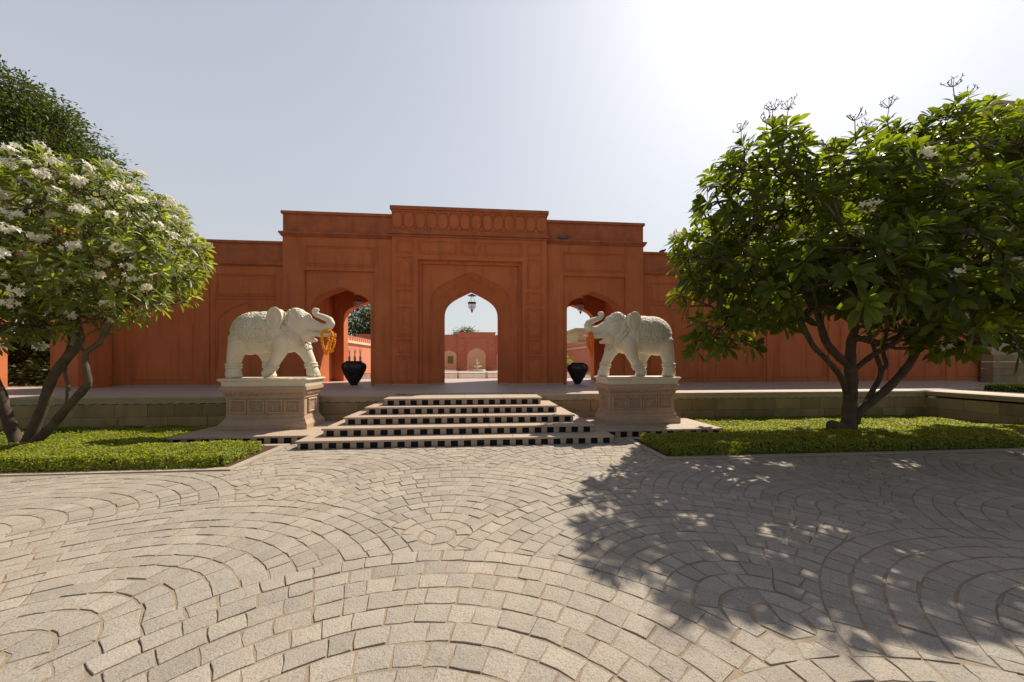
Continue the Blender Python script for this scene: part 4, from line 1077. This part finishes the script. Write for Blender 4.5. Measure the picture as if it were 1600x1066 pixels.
def tree_right():
    rg = np.random.default_rng(5)
    e = empty("frangipani_tree", (7.88, 7.03, 0), "broad dark-leaved frangipani tree with few white flowers in the right bed", "tree", "frangipani trees in the beds")
    blobs = [(4.85, 6.42, 3.2, .95), (4.35, 6.6, 4.0, .55), (5.35, 6.35, 4.55, 1.10), (6.35, 5.9, 4.30, 1.15), (5.7, 5.4, 2.95, 1.05), (5.2, 5.6, 4.0, .8), (8.7, 6.45, 5.15, 1.3), (10.2, 6.8, 5.5, 1.3), (11.6, 7.2, 5.2, 1.3), (7.55, 5.6, 3.3, 1.4), (10.9, 6.8, 4.3, 1.5),
             (9.9, 5.95, 3.1, 1.35), (4.45, 6.28, 2.05, .50), (4.9, 6.0, 2.4, .5), (8.9, 5.8, 2.1, .65), (7.6, 5.4, 2.35, .6), (7.0, 7.9, 4.1, 1.6), (9.7, 8.1, 4.5, 1.6), (12.6, 7.6, 4.1, 1.7), (5.9, 7.2, 3.6, 1.2), (8.95, 6.35, 6.2, .45), (5.35, 6.3, 5.45, .45)]
    tips, nor = crown_tips(blobs, .285, 4, -.62, .35, (1.15, -.22))
    limbs = [[(7.88, 7.03, -.02, .24), (7.90, 7.03, .35, .175), (7.92, 7.02, .85, .155), (7.94, 7.02, 1.27, .15), (7.86, 6.97, 1.62, .13), (7.7, 6.8, 2.1, .10)],
             [(7.80, 7.0, .95, .07), (7.60, 6.93, 1.28, .075), (7.15, 6.78, 1.62, .065), (6.66, 6.63, 1.93, .065), (6.2, 6.4, 2.35, .055)],
             [(7.86, 6.97, 1.5, .09), (7.45, 6.85, 1.72, .10), (7.0, 6.7, 2.05, .09), (6.6, 6.5, 2.7, .07)],
             [(7.98, 7.0, .30, .13), (8.12, 6.98, .58, .12), (8.50, 6.82, 1.0, .10), (8.82, 6.64, 1.55, .09), (9.0, 6.55, 2.1, .085), (9.4, 6.5, 2.8, .07)],
             [(8.15, 6.97, .6, .06), (8.36, 6.97, .95, .065), (8.56, 6.95, 1.35, .06), (8.45, 6.95, 1.75, .05), (8.4, 7.1, 2.4, .05)],
             [(8.55, 6.93, 1.42, .05), (8.75, 7.0, 1.55, .05), (9.05, 7.3, 1.9, .05), (9.7, 7.7, 2.6, .05)],
             [(7.98, 6.98, 1.45, .07), (8.25, 6.85, 1.75, .07), (8.4, 6.5, 2.1, .06), (8.3, 6.2, 2.8, .05)],
             [(7.84, 7.05, .14, .17), (7.58, 6.98, .20, .16), (7.42, 6.95, .25, .14), (7.33, 6.93, .22, .05)]]
    limbs = [[(a, b, c, r * .90) for a, b, c, r in l] for l in limbs]; m = MB()
    axes = grow(m, limbs[:7], tips, nor, rg, .017)
    P = smooth_loop([q[:3] for q in limbs[7]], 4); m.tube(P, [np.interp(i / (len(P) - 1) * 3, range(4), [q[3] for q in limbs[7]]) for i in range(len(P))], 10)
    m.build("trunk", 'bark', e, smooth=True)
    V, F, T = rosettes(tips, axes, nor, rg, (14, 21), .295, .108, 0, .55)
    np_mesh("crown", V, F, ['leaf'], e, T, smooth=True)
    front = [i for i in range(len(tips)) if tips[i][2] < 5.0 and nor[i][1] < .1]
    sel = rg.choice(front, 60, replace=False)
    V, F = blossoms(tips[sel], axes[sel], rg, (6, 13), .12, .060, .22); np_mesh("blossoms", V, F, ['petal'], e)
    # dry flower stalks standing above the crown
    top = [i for i in range(len(tips)) if nor[i][2] > .35 and all(np.linalg.norm((tips[j] - tips[i])[:2]) > .6 or tips[j][2] < tips[i][2] + .12 for j in range(len(tips)))]
    sel = rg.choice(top, min(30, len(top)), replace=False)
    for i in sel:
        m = MB(); p = tips[i]; q = p + np.array([rg.normal(0, .05), rg.normal(0, .05), .40]); m.tube([p, (p + q) / 2 + rg.normal(0, .02, 3), q], [.008, .007, .006], 5)
        for k in range(9):
            a = k * .7 + rg.uniform(0, .5); r_ = rg.uniform(.05, .14); q2 = q + np.array([r_ * math.cos(a), r_ * math.sin(a), rg.uniform(.03, .13)]); m.tube([q, (q + q2) / 2 + np.array([0, 0, -.015]), q2], [.005, .005, .004], 4)
            for _ in range(3): m.tube([q2, q2 + rg.normal(0, .022, 3) + np.array([0, 0, .025])], [.004, .006], 4)
        m.build("flower_stalk", 'stalk', e)
tree_right()

def tree_left():
    rg = np.random.default_rng(9)
    e = empty("frangipani_tree", (-8.39, 7.38, 0), "frangipani tree with many white flower clusters and leaning trunks in left bed", "tree", "frangipani trees in the beds")
    blobs = [(-7.95, 7.24, 3.95, 1.15), (-7.0, 7.11, 4.05, 1.1), (-6.42, 6.85, 3.4, .80), (-7.0, 6.64, 3.15, .95), (-6.25, 6.9, 2.80, .50), (-9.7, 7.2, 3.8, 1.4), (-8.9, 6.7, 3.3, 1.0),
             (-7.2, 8.1, 3.9, 1.2), (-9.0, 8.4, 4.1, 1.3), (-6.7, 7.7, 3.3, .85), (-11.3, 7.4, 4.0, 1.5), (-8.6, 6.9, 2.6, .6), (-6.5, 6.75, 2.65, .55), (-8.2, 6.7, 2.7, .7), (-9.3, 6.8, 2.6, .8), (-7.4, 7.3, 2.6, .5), (-6.5, 6.7, 2.3, .38), (-7.6, 6.7, 2.2, .45), (-8.7, 6.7, 2.15, .55), (-9.8, 6.9, 2.2, .6)]
    tips, nor = crown_tips(blobs, .205, 8, -.6, .3, (1.5, -.27))
    limbs = [[(-8.35, 7.36, 0, .14), (-8.15, 7.35, .45, .115), (-7.98, 7.33, .85, .11), (-7.80, 7.28, 1.30, .105), (-7.42, 7.2, 1.75, .11), (-7.22, 7.16, 2.0, .10), (-7.30, 7.16, 2.35, .09), (-7.35, 7.14, 2.55, .08)],
             [(-7.30, 7.14, 2.42, .07), (-7.0, 7.0, 2.62, .08), (-6.78, 6.93, 2.85, .08), (-6.72, 6.92, 3.1, .06)],
             [(-7.30, 7.15, 2.45, .05), (-7.6, 7.1, 2.65, .05), (-8.1, 7.1, 3.0, .05)],
             [(-8.25, 7.32, .02, .13), (-7.75, 7.22, .42, .105), (-7.40, 7.15, .80, .10), (-7.06, 7.06, 1.10, .095), (-6.92, 7.0, 1.25, .075), (-6.95, 6.98, 1.6, .065), (-6.90, 6.96, 1.78, .06), (-6.62, 6.92, 2.0, .06), (-6.5, 6.95, 2.5, .05)],
             [(-6.92, 6.97, 1.75, .04), (-7.1, 7.0, 1.95, .035), (-7.3, 7.2, 2.3, .03)],
             [(-7.42, 7.15, .80, .04), (-7.40, 7.15, 1.15, .04), (-7.5, 7.2, 1.5, .035), (-7.7, 7.5, 2.3, .03)],
             [(-8.45, 7.38, 0, .14), (-8.58, 7.35, .5, .12), (-8.66, 7.32, .95, .11), (-8.85, 7.3, 1.5, .10), (-9.2, 7.4, 2.2, .08), (-9.4, 7.4, 2.8, .07)]]
    limbs = [[(a, b, c, r * .80) for a, b, c, r in l] for l in limbs]
    m = MB(); axes = grow(m, limbs, tips, nor, rg, .011, minr=.008)
    m.build("trunk", 'bark', e, smooth=True)
    V, F, T = rosettes(tips, axes, nor, rg, (12, 18), .215, .056, 0, .5, .18)
    np_mesh("crown", V, F, ['leaf_y'], e, T, smooth=True)
    k = [i for i in range(len(tips)) if nor[i][2] > .1 or nor[i][1] < -.3]; sel = rg.choice(k, min(len(k), 560), replace=False)
    V, F = blossoms(tips[sel], axes[sel], rg, (11, 24), .10, .052, .24); np_mesh("blossoms", V, F, ['petal'], e)
tree_left()

def bush_tree(name, base, blobs, nleaf, size, label, cat, group=None, trunk=.25, seed=1, mt='leaf_s'):
    rg = np.random.default_rng(seed); e = empty(name, base, label, cat, group)
    m = MB(); top = np.mean([b[:3] for b in blobs], axis=0)
    b0 = np.array(base, float); fork = b0 + (top - b0) * .4
    if trunk:
        m.tube([b0, b0 + (fork - b0) * .5 + rg.normal(0, .05, 3), fork], [trunk, trunk * .8, trunk * .7], 10)
        for b in blobs:
            c = np.array(b[:3]); mid = fork + (c - fork) * .5 + rg.normal(0, .1, 3); m.tube([fork, mid, c], [trunk * .5, trunk * .3, trunk * .12], 7)
            for _ in range(7):
                q = c + unit(rg.normal(size=(1, 3)))[0] * b[3] * .85; m.tube([mid + (c - mid) * rg.random(), (c + q) / 2 + rg.normal(0, .08, 3), q], [trunk * .15, trunk * .08, trunk * .03], 5)
        m.build("trunk", 'bark', e, smooth=True)
    B = []; D = []; tot = sum(b[3] ** 2 for b in blobs)
    for b in blobs:
        # twigs (sub-clumps) over the shell, leaves around each twig
        n = int(nleaf * b[3] ** 2 / tot); nt_ = max(4, n // 20); d = unit(rg.normal(size=(nt_, 3))); tw = np.array(b[:3]) + d * (b[3] * rg.uniform(.62, 1.03, nt_))[:, None]
        idx = rg.integers(0, nt_, n); off = rg.normal(0, size * 1.5, (n, 3)) * np.array([1, 1, .6]); B.append(tw[idx] + off); D.append(unit(d[idx] * .6 + unit(off) * .8 + rg.normal(0, .4, (n, 3)) + np.array([0, 0, -.15])))
    B = np.concatenate(B); D = np.concatenate(D); n = len(B)
    V, F = leaves(B, D, unit(np.array([0, 0, 1.]) + rg.normal(0, .6, (n, 3))), rg.uniform(.7, 1.25, n) * size, rg.uniform(.7, 1.2, n) * size * .45, 3, .15, .2, 'ell')
    np_mesh("crown", V, F, [mt], e, np.repeat(np.clip(rg.normal(.5, .3, n), 0, 1.3), 9))
    return e
bush_tree("shade_tree", (-24.0, 21.5, 0), [(-25.5, 21.3, 13.3, 3.57), (-22.9, 21, 12.1, 2.73), (-21.1, 20.8, 10.6, 2.31), (-19.4, 20.6, 9.1, 1.99), (-18.2, 20.6, 7.9, 1.47), (-26.5, 21, 9.7, 3.36), (-23.0, 20.5, 8.9, 2.94), (-29.5, 21.5, 12.2, 3.15), (-24.6, 21, 15.5, 1.37), (-22.4, 21, 13.9, 1.05), (-20.6, 20.5, 7.3, 2.1), (-20.0, 20.5, 7.6, 2.0)], 95000, .20, "tall dark evergreen tree rising behind the wall at the far left", "tree", None, .4, 2)
bush_tree("shade_tree", (-12.4, 41, PZ), [(-12.4, 41, 5.6, 2.2), (-14, 41, 6.5, 2.2), (-10.9, 41, 4.5, 1.6), (-13, 40.5, 3.6, 1.6), (-11.2, 41, 6.6, 1.0)], 9000, .30, "distant green tree seen through the left side arch", "tree", None, .3, 3)
bush_tree("shade_tree", (-1.75, 43, PZ), [(-1.9, 43, 4.7, .9), (-1.1, 43, 4.6, .7), (-2.5, 43, 4.5, .6)], 3000, .22, "distant tree top showing above the far pavilion", "tree", None, .2, 4)
bush_tree("shrub", (-14.2, 16.6, PZ), [(-14.4, 14.6, 1.1, .7), (-15.4, 14.6, 1.1, .7), (-16.4, 14.8, 1.0, .7), (-14.4, 15.6, 1.1, .9), (-15.8, 15.6, 1.1, .9), (-17.0, 15.8, 1.0, .9), (-18.4, 15.8, 1.2, 1.1), (-20, 16.4, 1.6, 1.4), (-15.4, 16.3, 1.8, 1.4), (-13.6, 16.6, 1.8, 1.4), (-17.2, 16.6, 1.9, 1.5), (-14.9, 16.9, 3.6, 1.6), (-16.8, 17, 4.0, 1.6), (-18.6, 17, 3, 1.8), (-15.8, 17.3, 5.2, 1.4)], 48000, .17, "dark garden shrub behind the open doorway at the far left", "shrub", None, .1, 6)
bush_tree("potted_shrub", (3.95, 17.6, PZ), [(3.95, 17.6, 1.75, .28), (4.25, 17.7, 1.55, .22), (3.7, 17.6, 1.5, .2)], 1600, .10, "small green shrub in the courtyard behind the right urn", "shrub", None, .04, 7, 'leaf_y')

for k, (x, y, a, lab) in enumerate([(9.05, 5.30, .4, "brown curled fallen leaf lying on the paving near the right edge")]):
    V, F = leaves(np.array([[x, y, .03]]), np.array([[math.cos(a), math.sin(a), .12]]), np.array([[0, 0, 1.]]), np.array([.30]), np.array([.10]), 7, .2, .5)
    tag(np_mesh("fallen_leaf", V, F, [mat("brown_dead_leaf", (.22, .09, .03), .7)]), lab, "leaf")

rgf = np.random.default_rng(21)
for k, (x, y, z, lab) in enumerate([(-7.55, 8.9, .12, "single white fallen blossom on the left bed near the wall"), (-6.7, 8.5, .12, "fallen white blossom on the left bed beside the platform"), (9.9, 7.6, .16, "fallen white blossom on the right bed, right of the trunk")]):
    e_ = np.tile(np.array([[x, y, z]]), (5, 1)); an = np.arange(5) * 1.2566
    V, F = leaves(e_, np.stack([np.cos(an), np.sin(an), np.full(5, .25)], 1), np.tile([[0, 0, 1.]], (5, 1)), np.full(5, .055), np.full(5, .03), 4, .1, .15, 'ell')
    tag(np_mesh("fallen_blossom", V, F, ['petal']), lab, "flower", "fallen blossoms on the beds")
